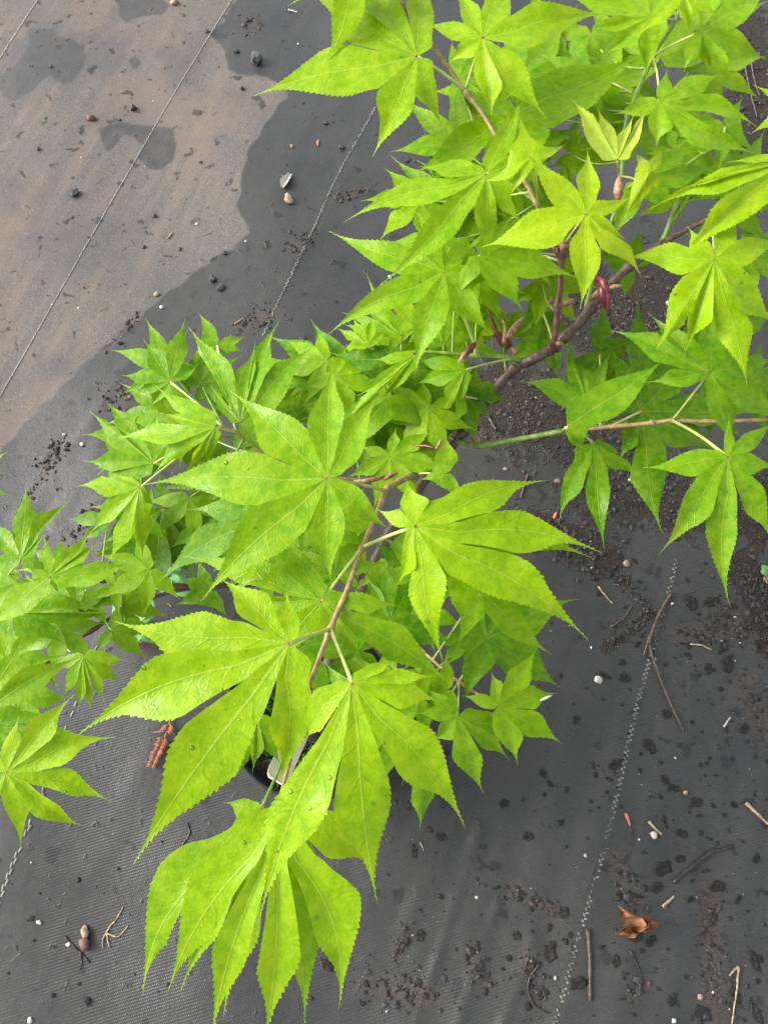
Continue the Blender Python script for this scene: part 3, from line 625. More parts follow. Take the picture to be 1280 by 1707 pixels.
# --- leaves half hidden deeper in the crown
def inner(pts, z0, z1, h0, h1, rad):
    for x, y in pts:
        a0 = random.uniform(0, 6.3); n = random.choice((5, 6, 7)); r = rad*random.uniform(.8, 1.15)
        tips = []
        for i in range(n):
            u = (i-(n-1)/2); a = a0+u*R(46 if n > 5 else 50); q = r*(1-.055*u*u)
            tips.append((x+q*math.cos(a), y+q*math.sin(a)*.92))
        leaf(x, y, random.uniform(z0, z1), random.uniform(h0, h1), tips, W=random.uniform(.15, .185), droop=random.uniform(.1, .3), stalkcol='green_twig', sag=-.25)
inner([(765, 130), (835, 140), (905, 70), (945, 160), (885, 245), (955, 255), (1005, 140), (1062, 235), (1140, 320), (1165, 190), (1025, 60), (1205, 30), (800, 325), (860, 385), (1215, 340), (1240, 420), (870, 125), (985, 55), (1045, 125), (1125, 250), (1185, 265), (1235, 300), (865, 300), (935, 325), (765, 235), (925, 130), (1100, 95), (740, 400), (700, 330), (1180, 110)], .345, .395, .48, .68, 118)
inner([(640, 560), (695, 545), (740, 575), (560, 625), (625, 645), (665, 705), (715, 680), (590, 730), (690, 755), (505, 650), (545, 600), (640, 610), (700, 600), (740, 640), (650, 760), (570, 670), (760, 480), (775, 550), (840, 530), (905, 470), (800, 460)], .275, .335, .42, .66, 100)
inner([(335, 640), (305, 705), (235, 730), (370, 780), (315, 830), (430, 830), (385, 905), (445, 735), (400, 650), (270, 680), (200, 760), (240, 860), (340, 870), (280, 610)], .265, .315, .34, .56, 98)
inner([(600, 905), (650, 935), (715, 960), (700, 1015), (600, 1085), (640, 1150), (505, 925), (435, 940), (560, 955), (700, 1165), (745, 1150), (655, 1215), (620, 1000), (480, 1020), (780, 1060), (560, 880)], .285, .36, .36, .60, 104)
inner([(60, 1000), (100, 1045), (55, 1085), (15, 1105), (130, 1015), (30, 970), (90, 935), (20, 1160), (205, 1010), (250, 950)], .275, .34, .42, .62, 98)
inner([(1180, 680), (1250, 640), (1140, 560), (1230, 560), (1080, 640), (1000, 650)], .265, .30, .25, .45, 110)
M['stone_white0'] = simple('bleached_leaf', (.55, .52, .38), (.68, .66, .55), 200, .6, .3, .0004)
# ------------------------------------------------------------------ maple: buds and bud scales
def bud(name, path, rpx, m, flat=.6):
    S = spline(path, 6); n = len(S); P = unp(S[:, 0], S[:, 1], S[:, 2]); k = mpp(*path[0])
    T = np.linspace(0, 1, n); r = rpx*k*np.maximum(.05, np.sin(math.pi*np.clip(.12+.88*T, 0, 1))**.8)
    v, f = tube_geo(P, r, 8); return mesh_obj(name, v, f, m, tree, True, P[0])
bud('bud', [(1030, 334, .432), (1031, 313, .437), (1033, 290, .440)], 8.5, M['bud_tan'])
bud('red_bract', [(993, 460, .392), (1006, 472, .396), (1013, 495, .392), (1011, 523, .384)], 6.5, M['bud_red'])
bud('red_bract', [(996, 470, .388), (1003, 482, .394), (1005, 500, .390), (1010, 518, .382)], 6.5, M['bud_red'])
for p, r, m in (([(834, 575, .345), (826, 550, .352), (812, 512, .360)], 6, 'bud_red'), ([(838, 578, .345), (833, 560, .350), (818, 560, .352)], 5, 'bud_red'),
                ([(842, 572, .343), (856, 548, .348), (874, 526, .352)], 8, 'bud_tan'), ([(838, 572, .348), (842, 550, .352), (836, 530, .355)], 4.5, 'bud_tan'),
                ([(846, 580, .34), (850, 572, .345), (842, 562, .35)], 6, 'bud_red'), ([(862, 590, .337), (858, 585, .341), (850, 578, .343)], 6, 'bud_tan'),
                ([(790, 574, .352), (778, 588, .352), (765, 605, .350), (739, 633, .345)], 8, 'bud_tan'), ([(792, 572, .356), (782, 583, .357), (770, 598, .355)], 8, 'bud_red'),
                ([(918, 506, .372), (920, 500, .375), (921, 494, .378)], 6, 'bud_brown'), ([(934, 510, .37), (944, 505, .375), (958, 498, .378)], 8, 'bud_brown'),
                ([(930, 425, .392), (926, 412, .398), (924, 402, .402)], 8, 'bud_brown'), ([(946, 425, .392), (950, 412, .398), (952, 402, .402)], 8, 'bud_brown'), ([(938, 420, .396), (938, 408, .402), (938, 398, .406)], 8, 'bud_tan'),
                ([(924, 570, .343), (932, 572, .348), (940, 574, .350)], 6, 'bud_brown'), ([(1008, 487, .37), (1022, 478, .376), (1036, 476, .378)], 6, 'bud_tan'), ([(985, 500, .37), (994, 490, .378), (1000, 480, .38)], 8, 'bud_brown'),
                ([(688, 742, .33), (712, 744, .335), (726, 748, .338)], 4, 'bud_red'), ([(726, 750, .335), (731, 742, .34), (735, 732, .345)], 5, 'bud_tan'), ([(590, 802, .405), (620, 800, .41), (655, 790, .40)], 6, 'bud_brown'),
                ([(640, 800, .41), (652, 792, .415), (664, 788, .415)], 6, 'bud_brown'), ([(793, 740, .285), (790, 720, .295), (784, 706, .30)], 5, 'bud_tan'), ([(1083, 704, .33), (1087, 705, .336), (1092, 706, .33)], 8, 'twig'),
                ([(1050, 420, .372), (1046, 415, .38), (1040, 410, .382)], 6, 'bud_brown'), ([(1136, 6, .44), (1138, -2, .445), (1140, -10, .447)], 6, 'bud_tan')):
    bud('bud_scale', p, r*.72, M[m])

bud('withered_tip', [(900, 1168, .375), (907, 1165, .377), (914, 1162, .377), (921, 1159, .375)], 2.4, M['stone_white0'])
# ------------------------------------------------------------------ pot, soil, plant label
M['pot'] = simple('black_plastic', (.008, .008, .009), (.014, .014, .014), 60, .35, .2, .0004)
M['soil'] = simple('potting_soil', (.010, .008, .006), (.05, .036, .026), 240, .9, 1., .003)
M['moss'] = simple('moss', (.03, .09, .012), (.10, .20, .03), 300, .7, 1., .002)
M['label'] = simple('label_plastic', (.62, .55, .38), (.70, .63, .46), 40, .45, .1, .0002)
def lathe(profile, c, sides=48):
    v, f = [], []
    for r, z in profile:
        for k in range(sides):
            a = 2*math.pi*k/sides; v.append((c[0]+r*math.cos(a), c[1]+r*math.sin(a), z))
    for i in range(len(profile)-1):
        for k in range(sides):
            k2 = (k+1) % sides; f.append((i*sides+k, i*sides+k2, (i+1)*sides+k2, (i+1)*sides+k))
    return v, f
pc = V(520, 1180, .165); pr = 146*mpp(520, 1180, .165); pb = Vector((pc.x, pc.y, 0))
pot = empty('plant_pot', pb); tag(pot, 'round black plastic nursery pot holding the maple', 'pot')
v, f = lathe([(.0005, .004), (pr*.80, .004), (pr*.82, .008), (pr*.94, .148), (pr*.995, .149), (pr, .152), (pr, .163), (pr*.985, .165), (pr*.965, .163), (pr*.93, .150), (pr*.90, .10)], pb)
mesh_obj('wall', v, f, M['pot'], pot, True, pb)
rings = 14; v, f = [], []
for i in range(rings+1):
    for k in range(48):
        a = 2*math.pi*k/48; r = pr*.925*i/rings
        v.append((pb.x+r*math.cos(a), pb.y+r*math.sin(a), .138+.004*math.sin(5*a+i)*i/rings+random.uniform(-.002, .002)))
for i in range(rings):
    for k in range(48): f.append((i*48+k, i*48+(k+1) % 48, (i+1)*48+(k+1) % 48, (i+1)*48+k))
mesh_obj('soil', v, f, M['soil'], pot, True, pb)
v, f = [], []
for _ in range(420):
    a = random.uniform(2.6, 5.2); r = pr*random.uniform(.35, .9); h = random.uniform(.002, .006); s = random.uniform(.001, .0028)
    x, y = pb.x+r*math.cos(a), pb.y+r*math.sin(a); b = len(v)
    v += [(x-s, y, .137), (x, y-s, .137), (x+s, y, .137), (x, y+s, .137), (x+random.uniform(-s, s), y+random.uniform(-s, s), .139+h)]
    f += [(b, b+1, b+4), (b+1, b+2, b+4), (b+2, b+3, b+4), (b+3, b, b+4)]
mo = mesh_obj('moss', v, f, M['moss'], pot, True, pb); mo['kind'] = 'stuff'
# label: thin plastic strip pushed into the pot
A, B = unp(505, 1205, .132), unp(459, 1302, .222); ax = B-A; ln = np.linalg.norm(ax); ax /= ln
sd_ = np.cross(ax, np.array([.25, .1, 1.])); sd_ /= np.linalg.norm(sd_); nn = np.cross(sd_, ax); hw, th = .0095, .0006
v = []
for t, w_ in ((0, .1), (.16, 1), (.86, 1), (.96, .86), (1, .6)):
    for s, q in ((-1, -1), (1, -1), (1, 1), (-1, 1)): v.append(A+ax*ln*t+sd_*s*hw*w_+nn*q*th)
f = [(0, 1, 2, 3)[::-1], (16, 17, 18, 19)]
for i in range(4):
    for k in range(4): f.append((i*4+k, i*4+(k+1) % 4, i*4+4+(k+1) % 4, i*4+4+k))
lab = mesh_obj('plant_label', v, f, M['label'], None, False, A); tag(lab, 'cream plastic plant label stuck in the black pot', 'plant label')

# ------------------------------------------------------------------ weeds
M['weed'] = simple('weed_leaf', (.05, .15, .035), (.12, .26, .08), 120, .45, .4, .0006)
def weed(px, py, n, size, h, label, red=False):
    b = Vector(G(px, py)); e = empty('weed', b); tag(e, label, 'weed')
    for i in range(n):
        a = 2.4*i+random.uniform(-.3, .3); L = size*random.uniform(.6, 1.); el = random.uniform(.1, .7)
        d = np.array([math.cos(a)*math.cos(el), math.sin(a)*math.cos(el), math.sin(el)]); s = np.array([-math.sin(a), math.cos(a), 0])
        st = np.array(b)+np.array([0, 0, h*random.uniform(.3, 1)]); v, f = [], []
        for t in np.linspace(0, 1, 8):
            w_ = L*.36*math.sin(math.pi*min(1, t**.75*.97+.02))**.7+.0004
            c = st+d*L*t+np.array([0, 0, -.35*L*t*t])
            v += [c-s*w_+np.array([0, 0, .12*w_]), c, c+s*w_+np.array([0, 0, .12*w_])]
        for q in range(7): f += [(q*3, q*3+3, q*3+4, q*3+1), (q*3+1, q*3+4, q*3+5, q*3+2)]
        mesh_obj('leaf', v, f, M['weed'], e, True, st)
        P = spline([np.array(b), (np.array(b)+st)/2+np.array([.002, 0, 0]), st], 4); vv, ff = tube_geo(P, [.0008]*len(P), 6)
        mesh_obj('stem', vv, ff, M['bud_red' if red else 'weed'], e, True, b)
weed(252, 1052, 13, .036, .07, 'small pale round leaved weed beside the pot under the maple')
weed(300, 985, 9, .030, .06, 'blue green round leaved weed under a dark drooping maple leaf')
weed(1280, 960, 9, .014, .008, 'tiny green seedling with reddish stems in the dark soil', True)

# ------------------------------------------------------------------ debris on the fabric
M['stone_white'] = simple('white_grit', (.30, .28, .25), (.50, .47, .43), 400, .6, .6, .0008)
M['stone_tan'] = simple('tan_stone', (.17, .115, .075), (.34, .245, .17), 300, .6, .8, .001)
M['stone_dark'] = simple('dark_clod', (.008, .008, .008), (.026, .024, .022), 300, .55, 1., .0015)
M['stone_red'] = simple('red_stone', (.07, .03, .022), (.13, .06, .045), 300, .6, .8, .001)
M['chip_red'] = simple('red_chip', (.30, .07, .04), (.44, .14, .09), 300, .6, .6, .0006)
M['straw'] = simple('dry_straw', (.18, .12, .07), (.36, .27, .17), 300, .7, .7, .0006)
M['deadwood'] = simple('dead_twig', (.030, .020, .015), (.10, .066, .046), 300, .6, .8, .0008)
M['darkwood'] = simple('wet_twig', (.009, .008, .007), (.030, .022, .018), 300, .4, .8, .0008)
M['sprig'] = simple('dry_sprig', (.28, .085, .035), (.46, .17, .08), 250, .75, .6, .0006)
M['deadleaf'] = simple('dead_leaf', (.12, .045, .018), (.34, .15, .06), 160, .6, .9, .001)
M['litter'] = simple('wet_leaf_litter', (.006, .006, .0055), (.017, .0145, .012), 260, .6, .9, .0012, .25)
ICO = None
def ico(sub):
    import bmesh
    bm = bmesh.new(); bmesh.ops.create_icosphere(bm, subdivisions=sub, radius=1)
    v = np.array([x.co[:] for x in bm.verts]); f = [tuple(q.index for q in t.verts) for t in bm.faces]; bm.free(); return v, f
I1, I2 = ico(1), ico(2)
def lump(sub, r, sq=(1, 1, .7), rough=.22, seed=0):
    V_, f = I2 if sub == 2 else I1; g = np.random.default_rng(seed)
    d = 1+rough*sum(np.sin(V_ @ g.normal(size=3)*q+g.uniform(0, 6)) for q in (1.6, 2.7, 4.3))/1.6
    return V_*d[:, None]*r*np.array(sq), f
def pebble(px, py, rpx, m, name, label, cat, group=None, sq=None, sub=2):
    g = G(px, py); k = mpp(px, py, 0); r = rpx*k
    sq = sq or (random.uniform(.8, 1.2), random.uniform(.75, 1.1), random.uniform(.5, .8))
    v, f = lump(sub, r, sq, .34 if m == 'stone_dark' else .24, random.randrange(9999)); a = random.uniform(0, 6.3); c, s = math.cos(a), math.sin(a)
    v = v @ np.array([[c, s, 0], [-s, c, 0], [0, 0, 1]])
    o = mesh_obj(name, v+np.array([g[0], g[1], g[2]+.55*r*sq[2]]), f, M[m], None, m != 'stone_dark', g)
    return tag(o, label, cat, group)
def zone(x, y):
    X, Y = np.array([float(x)]), np.array([float(y)])
    if sdf(X, Y, DRY)[0] > 0: return 'on the dry pale part of the fabric'
    if any(seg(X, Y, [p0, p1])[0] < rr*1.1 for p0, p1, rr in SOIL): return 'among dark soil crumbs below the branch'
    if x > 640 and y > 930: return 'on littered wet fabric around the zigzag stitching'
    if y > 1150: return 'on wet fabric around the pale rootlet'
    return 'on clean wet fabric bordering the dry patch'
WH = [(328, 373, 4), (410, 402, 3), (270, 512, 5), (137, 741, 5.5), (497, 73, 3.5), (65, 1538, 6), (114, 1575, 5), (50, 1701, 6), (975, 1427, 5), (1123, 1702, 5.5), (925, 1631, 4), (107, 725, 4), (136, 262, 2.5),
      (1049, 800, 4), (1078, 570, 4), (950, 700, 3.5), (1113, 505, 4.5), (986, 946, 3), (1120, 1007, 4), (1125, 1264, 3), (985, 1080, 3.5), (650, 462, 4.5), (1065, 1400, 3.5)]
for x, y, r in WH: pebble(x, y, r*.72, 'stone_white', 'grit_grain', 'small white grit grain '+zone(x, y), 'grit', 'white grit grains '+zone(x, y))
TN = [(291, 5, 7), (486, 244, 5), (261, 491, 6), (301, 1430, 5), (216, 662, 4), (885, 1601, 5), (1141, 1321, 6), (1167, 1663, 6), (928, 802, 6.5), (984, 808, 6), (1043, 940, 6), (1091, 1099, 5), (1064, 774, 5), (891, 1085, 3.5), (1008, 845, 4.5), (842, 782, 4)]
for x, y, r in TN: pebble(x, y, r*.8, 'stone_tan', 'pebble', 'small tan pebble '+zone(x, y), 'pebble', 'tan pebbles on the fabric '+zone(x, y))
pebble(482, 334, 8, 'stone_tan', 'pebble', 'tan pebble just below the pale curled flake on wet fabric', 'pebble', sq=(.8, 1.1, .8))
pebble(143, 1553, 9, 'stone_tan', 'pebble', 'larger pale tan pebble touching a brown one', 'pebble', sq=(1.2, .8, .8))
pebble(142, 1573, 9, 'stone_red', 'pebble', 'round brown pebble touching a pale tan one', 'pebble', sq=(1, 1, .9))
pebble(152, 198, 6, 'stone_red', 'pebble', 'small reddish brown pebble on the dry grey fabric', 'pebble', sq=(1.2, .9, .7))
pebble(997, 1133, 7, 'stone_white', 'stone_flake', 'pinkish white stone flake beside a dark leaf fragment', 'stone', sq=(1.1, .9, .5))
pebble(1089, 1391, 6, 'stone_white', 'snail_shell', 'tiny white round shell next to a bit of straw', 'shell', sq=(1, 1, .7))
pebble(428, 102, 12, 'stone_dark', 'soil_clod', 'largest black soil clod on the drying fabric', 'clod', sq=(1, .9, .7))
for x, y, r in [(223, 180, 7), (355, 466, 7.5), (369, 480, 7), (375, 422, 5), (124, 323, 7), (64, 248, 4), (85, 110, 3), (196, 1449, 4), (335, 270, 3), (258, 360, 4), (240, 412, 4), (145, 1668, 7), (395, 85, 4), (345, 52, 4), (404, 148, 4), (200, 200, 3), (700, 280, 5), (570, 246, 6), (543, 205, 4), (300, 415, 3)]:
    pebble(x, y, r, 'stone_dark', 'soil_clod', 'small black soil clod '+zone(x, y), 'clod', 'small soil clods '+zone(x, y), sub=1)
pebble(1046, 1366, 8, 'chip_red', 'bark_chip', 'small orange red bark chip by the sewn line', 'bark chip', sq=(1.2, .35, .35))
pebble(530, 238, 6, 'chip_red', 'bark_chip', 'dull red bark chip on wet fabric above the pale flake', 'bark chip', sq=(.4, 1.2, .3))
pebble(1280-3, 968, 6, 'chip_red', 'bark_chip', 'red chip lying next to the tiny seedling', 'bark chip', sq=(1, .6, .4))
pebble(925, 860, 6, 'chip_red', 'bark_chip', 'reddish chip half buried in soil below the green twig', 'bark chip', sq=(1.2, .6, .4))
def flake(path, wpx, m, name, label, cat, curl=.25, group=None):
    S = spline(path, 5); n = len(S); v, f = [], []
    P = np.array([G(x, y, .0012) for x, y in S[:, :2]]); k = mpp(path[0][0], path[0][1], 0)
    T = np.gradient(P, axis=0)
    for i in range(n):
        t = T[i]/np.linalg.norm(T[i]); s = np.array([-t[1], t[0], 0]); u = i/(n-1)
        w_ = wpx*k*(math.sin(math.pi*(.08+.86*u))**.6)*random.uniform(.8, 1.15)
        for q in (-1, -.45, .1, .6, 1): v.append(P[i]+s*w_*q+np.array([0, 0, curl*w_*q*q*2+.0008*math.sin(6*u)+.0006]))
    m5 = 5
    for i in range(n-1):
        for c in range(m5-1): f.append((i*m5+c, i*m5+m5+c, i*m5+m5+c+1, i*m5+c+1))
    v2 = [p-np.array([0, 0, .0005]) for p in v]; nb = len(v)
    f2 = [tuple(nb+q for q in t[::-1]) for t in f]
    rim = list(range(0, n*m5, m5))+[(n-1)*m5+c for c in range(1, m5)]+list(range((n-1)*m5-1, 0, -m5))+list(range(m5-2, 0, -1))
    f3 = [(rim[i], rim[(i+1) % len(rim)], nb+rim[(i+1) % len(rim)], nb+rim[i]) for i in range(len(rim))]
    o = mesh_obj(name, v+v2, f+f2+f3, M[m], None, True, P[0]); return tag(o, label, cat, group)
flake([(471, 313), (477, 302), (484, 290)], 7, 'stone_white', 'bark_flake', 'pale curled bark flake on wet fabric above a tan pebble', 'bark flake', .5)
LIT = [(1153, 1006, 13), (1185, 1003, 14), (1205, 1077, 13), (1212, 1108, 13), (1081, 1242, 11), (1124, 1314, 10), (1223, 1342, 8), (1008, 1126, 13), (963, 1640, 14), (938, 1521, 10), (1104, 1448, 14), (1260, 1433, 9), (1194, 1478, 14), (1256, 1601, 13), (1026, 1603, 10), (1160, 1338, 10), (1060, 1560, 14), (1085, 1570, 12), (1120, 1668, 14), (1150, 1500, 10), (1040, 1130, 9), (1025, 1275, 12), (1230, 1500, 8), (960, 1200, 10), (1170, 1690, 14), (1225, 1660, 14), (1260, 1690, 14), (1133, 1432, 9), (1108, 1300, 8), (1180, 1115, 10), (905, 1290, 9), (735, 1395, 10), (840, 1340, 8), (880, 1395, 9), (690, 1420, 11), (1095, 1480, 11), (1135, 1390, 9), (310, 1480, 9), (283, 1470, 9), (275, 1540, 10), (335, 1420, 8), (1240, 1215, 10), (1110, 1190, 8), (700, 1560, 11), (860, 1560, 10), (915, 1590, 12), (545, 1610, 12), (530, 1570, 9)]
def fragment(px, py, rpx):
    g = G(px, py); k = mpp(px, py, 0); n = 18; a0 = random.uniform(0, 6.3); el = random.uniform(.45, .9); v, f = [], []
    h1, h2, p1, p2 = random.uniform(.1, .28), random.uniform(.08, .2), random.uniform(0, 6), random.uniform(0, 6)
    for top in (1, 0):
        for ring, q in enumerate((1., .72, .38)):
            for i in range(n):
                a = 2*math.pi*i/n; rr = rpx*k*q*(1+h1*math.sin(2*a+p1)+h2*math.sin(5*a+p2)+(.10*math.sin(9*a) if ring == 0 else 0))
                x, y = rr*math.cos(a), rr*el*math.sin(a)
                X, Y = g[0]+x*math.cos(a0)-y*math.sin(a0), g[1]+x*math.sin(a0)+y*math.cos(a0)
                v.append((X, Y, gz(X, Y)+.0003+(.0005 if top else 0)+.0009*(1-q)*math.sin(3*a+p1)+.0006*(.5+.5*math.sin(4*a+p2))*q))
    for b in (0, 3*n):
        for ring in range(2):
            for i in range(n):
                t = (b+ring*n+i, b+ring*n+(i+1) % n, b+ring*n+n+(i+1) % n, b+ring*n+n+i); f.append(t if b == 0 else t[::-1])
        t = tuple(b+2*n+i for i in range(n)); f.append(t if b == 0 else t[::-1])
    for i in range(n): f.append((i, 3*n+i, 3*n+(i+1) % n, (i+1) % n))
    return mesh_obj('leaf_fragment', v, f, M['litter'], None, True, g)
for x, y, r in LIT:
    tag(fragment(x, y, r*random.uniform(.7, 1.1)), ('large ' if r > 12 else 'small ' if r < 9.5 else '')+'blackened leaf fragment '+zone(x, y), 'leaf fragment', 'blackened leaf fragments '+zone(x, y))
def stick(paths, rpx, m, name, label, cat, lift=0.):
    v, f = [], []; loc = None
    for path in paths:
        S = spline(path, 6); k = mpp(path[0][0], path[0][1], 0)
        P = np.array([G(x, y, rpx*k*.9) for x, y in S[:, :2]])
        P[:, 2] += lift*np.sin(np.linspace(0, math.pi, len(P)))+.0004*np.sin(np.arange(len(P))*1.3)
        r = rpx*k*np.linspace(1, .6, len(P))*(1+.15*np.sin(np.arange(len(P))*1.9))
        a, b = tube_geo(P, r, 7, len(v)); v += a; f += b
        if loc is None: loc = P[0]
    o = mesh_obj(name, v, f, M[m], None, True, loc); return tag(o, label, cat)
stick([[(1119, 988), (1100, 1020), (1085, 1054), (1081, 1077), (1090, 1108), (1108, 1154), (1139, 1219)], [(1082, 1060), (1077, 1075), (1072, 1094)]], 2.7, 'deadwood', 'dead_twig', 'long thin bent brown dead twig crossing the sewn line', 'twig', .004)
stick([[(1122, 1472), (1150, 1448), (1186, 1421), (1200, 1418), (1221, 1411)], [(1180, 1424), (1184, 1420), (1188, 1416)]], 3.2, 'darkwood', 'dead_twig', 'black wet twig lying at a slant above the brown curled leaf', 'twig')
stick([[(979, 1550), (983, 1600), (983, 1669)]], 3.6, 'deadwood', 'dead_twig', 'straight dark reddish twig beside the sewn line', 'twig')
stick([[(1243, 1339), (1262, 1357), (1284, 1378)]], 3.2, 'straw', 'dead_twig', 'short light brown twig near blackened leaf fragments', 'twig')
stick([[(1231, 1612), (1228, 1650), (1219, 1712)], [(1231, 1612), (1222, 1620), (1216, 1627)]], 2.0, 'straw', 'straw', 'thin pale straw stem standing out from dark litter', 'straw')
stick([[(1081, 1370), (1092, 1382), (1103, 1392)]], 2.6, 'straw', 'straw', 'short piece of pale straw touching a tiny white shell', 'straw')
stick([[(1104, 1512), (1116, 1502), (1124, 1494)]], 2.6, 'straw', 'straw', 'small cream straw scrap above the brown curled leaf', 'straw')
stick([[(1150, 1074), (1170, 1076), (1186, 1084)]], 1.6, 'straw', 'straw', 'thin brown straw lying by two black leaf fragments', 'straw')
stick([[(997, 978), (1008, 992), (1022, 1008)]], 1.4, 'straw', 'straw', 'fine pale straw above the long dead twig', 'straw')
stick([[(1018, 1046), (1040, 1030), (1052, 1010)]], 1.8, 'deadwood', 'dead_twig', 'thin dark twig just beside the long dead twig', 'twig')
stick([[(1206, 1212), (1210, 1207), (1217, 1196)]], 1.6, 'stone_white', 'straw', 'short white straw scrap on the wet fabric', 'straw')
stick([[(700, 1465-60), (704, 1412), (706, 1418)]], 1.0, 'straw', 'straw', 'tiny pale fibre near the lower leaf tip', 'straw')
stick([[(880, 790), (872, 815), (868, 830)]], 2.2, 'deadwood', 'dead_twig', 'short brown stick in soil under the green twig', 'twig')
stick([[(812, 690), (820, 705), (826, 716)]], 2.4, 'deadwood', 'dead_twig', 'short reddish stick in soil beside the trunk', 'twig')
stick([[(1240, 100), (1250, 150), (1262, 195)], [(1252, 105), (1258, 135), (1266, 160)]], 1.5, 'deadwood', 'dead_twig', 'fine forked dead stems on dark soil behind the top leaves', 'twig')
stick([[(280, 1002+5), (283, 1000+8), (286, 1012)]], 1.2, 'straw', 'straw', 'tiny straw scrap under the weed', 'straw')
stick([[(391, 540), (398, 535), (406, 530)]], 1.5, 'straw', 'straw', 'short pale straw scrap on wet fabric by brown silt', 'straw')
stick([[(280, 397), (284, 391), (288, 386)]], 1.4, 'straw', 'straw', 'short straw scrap on the dry fabric', 'straw')
stick([[(481, 16), (488, 17), (496, 20)]], 1.5, 'stone_white', 'straw', 'short white straw scrap near the largest soil clod', 'straw')
stick([[(177, 1556), (185, 1543), (192, 1536), (206, 1512)], [(177, 1556), (172, 1566), (171, 1580)], [(178, 1556), (180, 1570), (183, 1580)], [(178, 1556), (192, 1562), (200, 1560), (214, 1544)]], 1.5, 'straw', 'rootlet', 'branching pale dry rootlet on the wet fabric', 'root')
stick([[(312, 1372), (316, 1390), (304, 1410), (298, 1428), (300, 1442), (312, 1450), (320, 1460)], [(298, 1440), (290, 1444), (284, 1442)]], 1.4, 'darkwood', 'rootlet', 'curly black rootlet beside a drooping leaf tip', 'root')
stick([[(108, 1562), (125, 1580), (138, 1592), (150, 1606)], [(134, 1590), (136, 1608), (132, 1618)]], 1.3, 'darkwood', 'rootlet', 'thin black rootlet under the brown pebble', 'root')
stick([[(900, 1455+150), (880, 1640), (890, 1675), (915, 1690)]], 2.0, 'darkwood', 'rootlet', 'dark wet root curving along a fabric wrinkle', 'root')
stick([[(1050, 1585), (1064, 1615), (1070, 1640)]], 2.0, 'darkwood', 'rootlet', 'thin dark stem trailing below the brown curled leaf', 'root')
# orange dry conifer sprig
def sprig():
    ax_ = spline([(284, 1199), (280, 1216), (270, 1238), (262, 1256), (253, 1277)], 8)
    b = G(284, 1199); e = empty('conifer_sprig', b); tag(e, 'dry orange conifer sprig lying on the dark fabric', 'sprig')
    k = mpp(260, 1240, 0)
    P = np.array([G(x, y, .003) for x, y in ax_[:, :2]]); v, f = tube_geo(P, 1.15*k*np.linspace(1, .7, len(P)), 6); mesh_obj('stem', v, f, M['sprig'], e, True, b)
    n = len(ax_)
    for i in range(4, n):
        if 9 < i < 13: continue
        for sg in (-1, 1):
            x, y = ax_[i, :2]; t = np.array(ax_[i, :2]-ax_[i-1, :2]); t /= np.linalg.norm(t); s = np.array([-t[1], t[0]])*sg
            L = (18 if (i in (8, 9) and sg > 0) else 13)*random.uniform(.75, 1.15)*(1-.25*i/n)
            if i in (8,) and sg > 0: L = 24
            tip = np.array([x, y])+(s*.9+t*.55)*L
            Q = np.array([G(x, y, .003), G(*(np.array([x, y])*.5+tip*.5), .006), G(*tip, .004)])
            v, f = tube_geo(spline(Q, 4), np.linspace(.95, .35, 9)*k, 5); mesh_obj('needle', v, f, M['sprig'], e, True, b)
sprig()
# brown curled dead leaf
def dead():
    b = G(1057, 1548); e = empty('dead_leaf', b); tag(e, 'brown curled dead maple leaf lying on the wet fabric', 'dead leaf')
    k = mpp(1057, 1548, 0)
    for tx, ty, w_, c in ((1030, 1511, 8, .016), (1040, 1522, 13, .022), (1100, 1540, 9, .012), (1028, 1558, 6, .006), (1066, 1526, 16, .024), (1084, 1530, 13, .018), (1046, 1564, 12, .006)):
        S = np.linspace(0, 1, 9); v, f = [], []
        d = np.array([tx-1057, ty-1548.]); ln = np.hypot(*d); s = np.array([-d[1], d[0]])/ln
        for u in S:
            ww = w_*(math.sin(math.pi*(.2+.8*u))**.7 if u < 1 else .05)+.3
            for q in (-1, -.5, 0, .5, 1):
                p = np.array([1057, 1548.])+d*u+s*ww*q*random.uniform(.85, 1.1)
                v.append(G(p[0], p[1], .003+c*math.sin(u*2.2)+.009*q*q*math.sin(3*u)+random.uniform(0, .003)))
        for i in range(8):
            for c_ in range(4): f.append((i*5+c_, i*5+5+c_, i*5+6+c_, i*5+1+c_))
        mesh_obj('lobe', v, f, M['deadleaf'], e, True, b)
    P = np.array([G(1057, 1552, .002), G(1045, 1560, .003), G(1025, 1556, .0025)]); v, f = tube_geo(spline(P, 5), [1.6*k]*11, 6); mesh_obj('leaf_stalk', v, f, M['deadwood'], e, True, b)
dead()
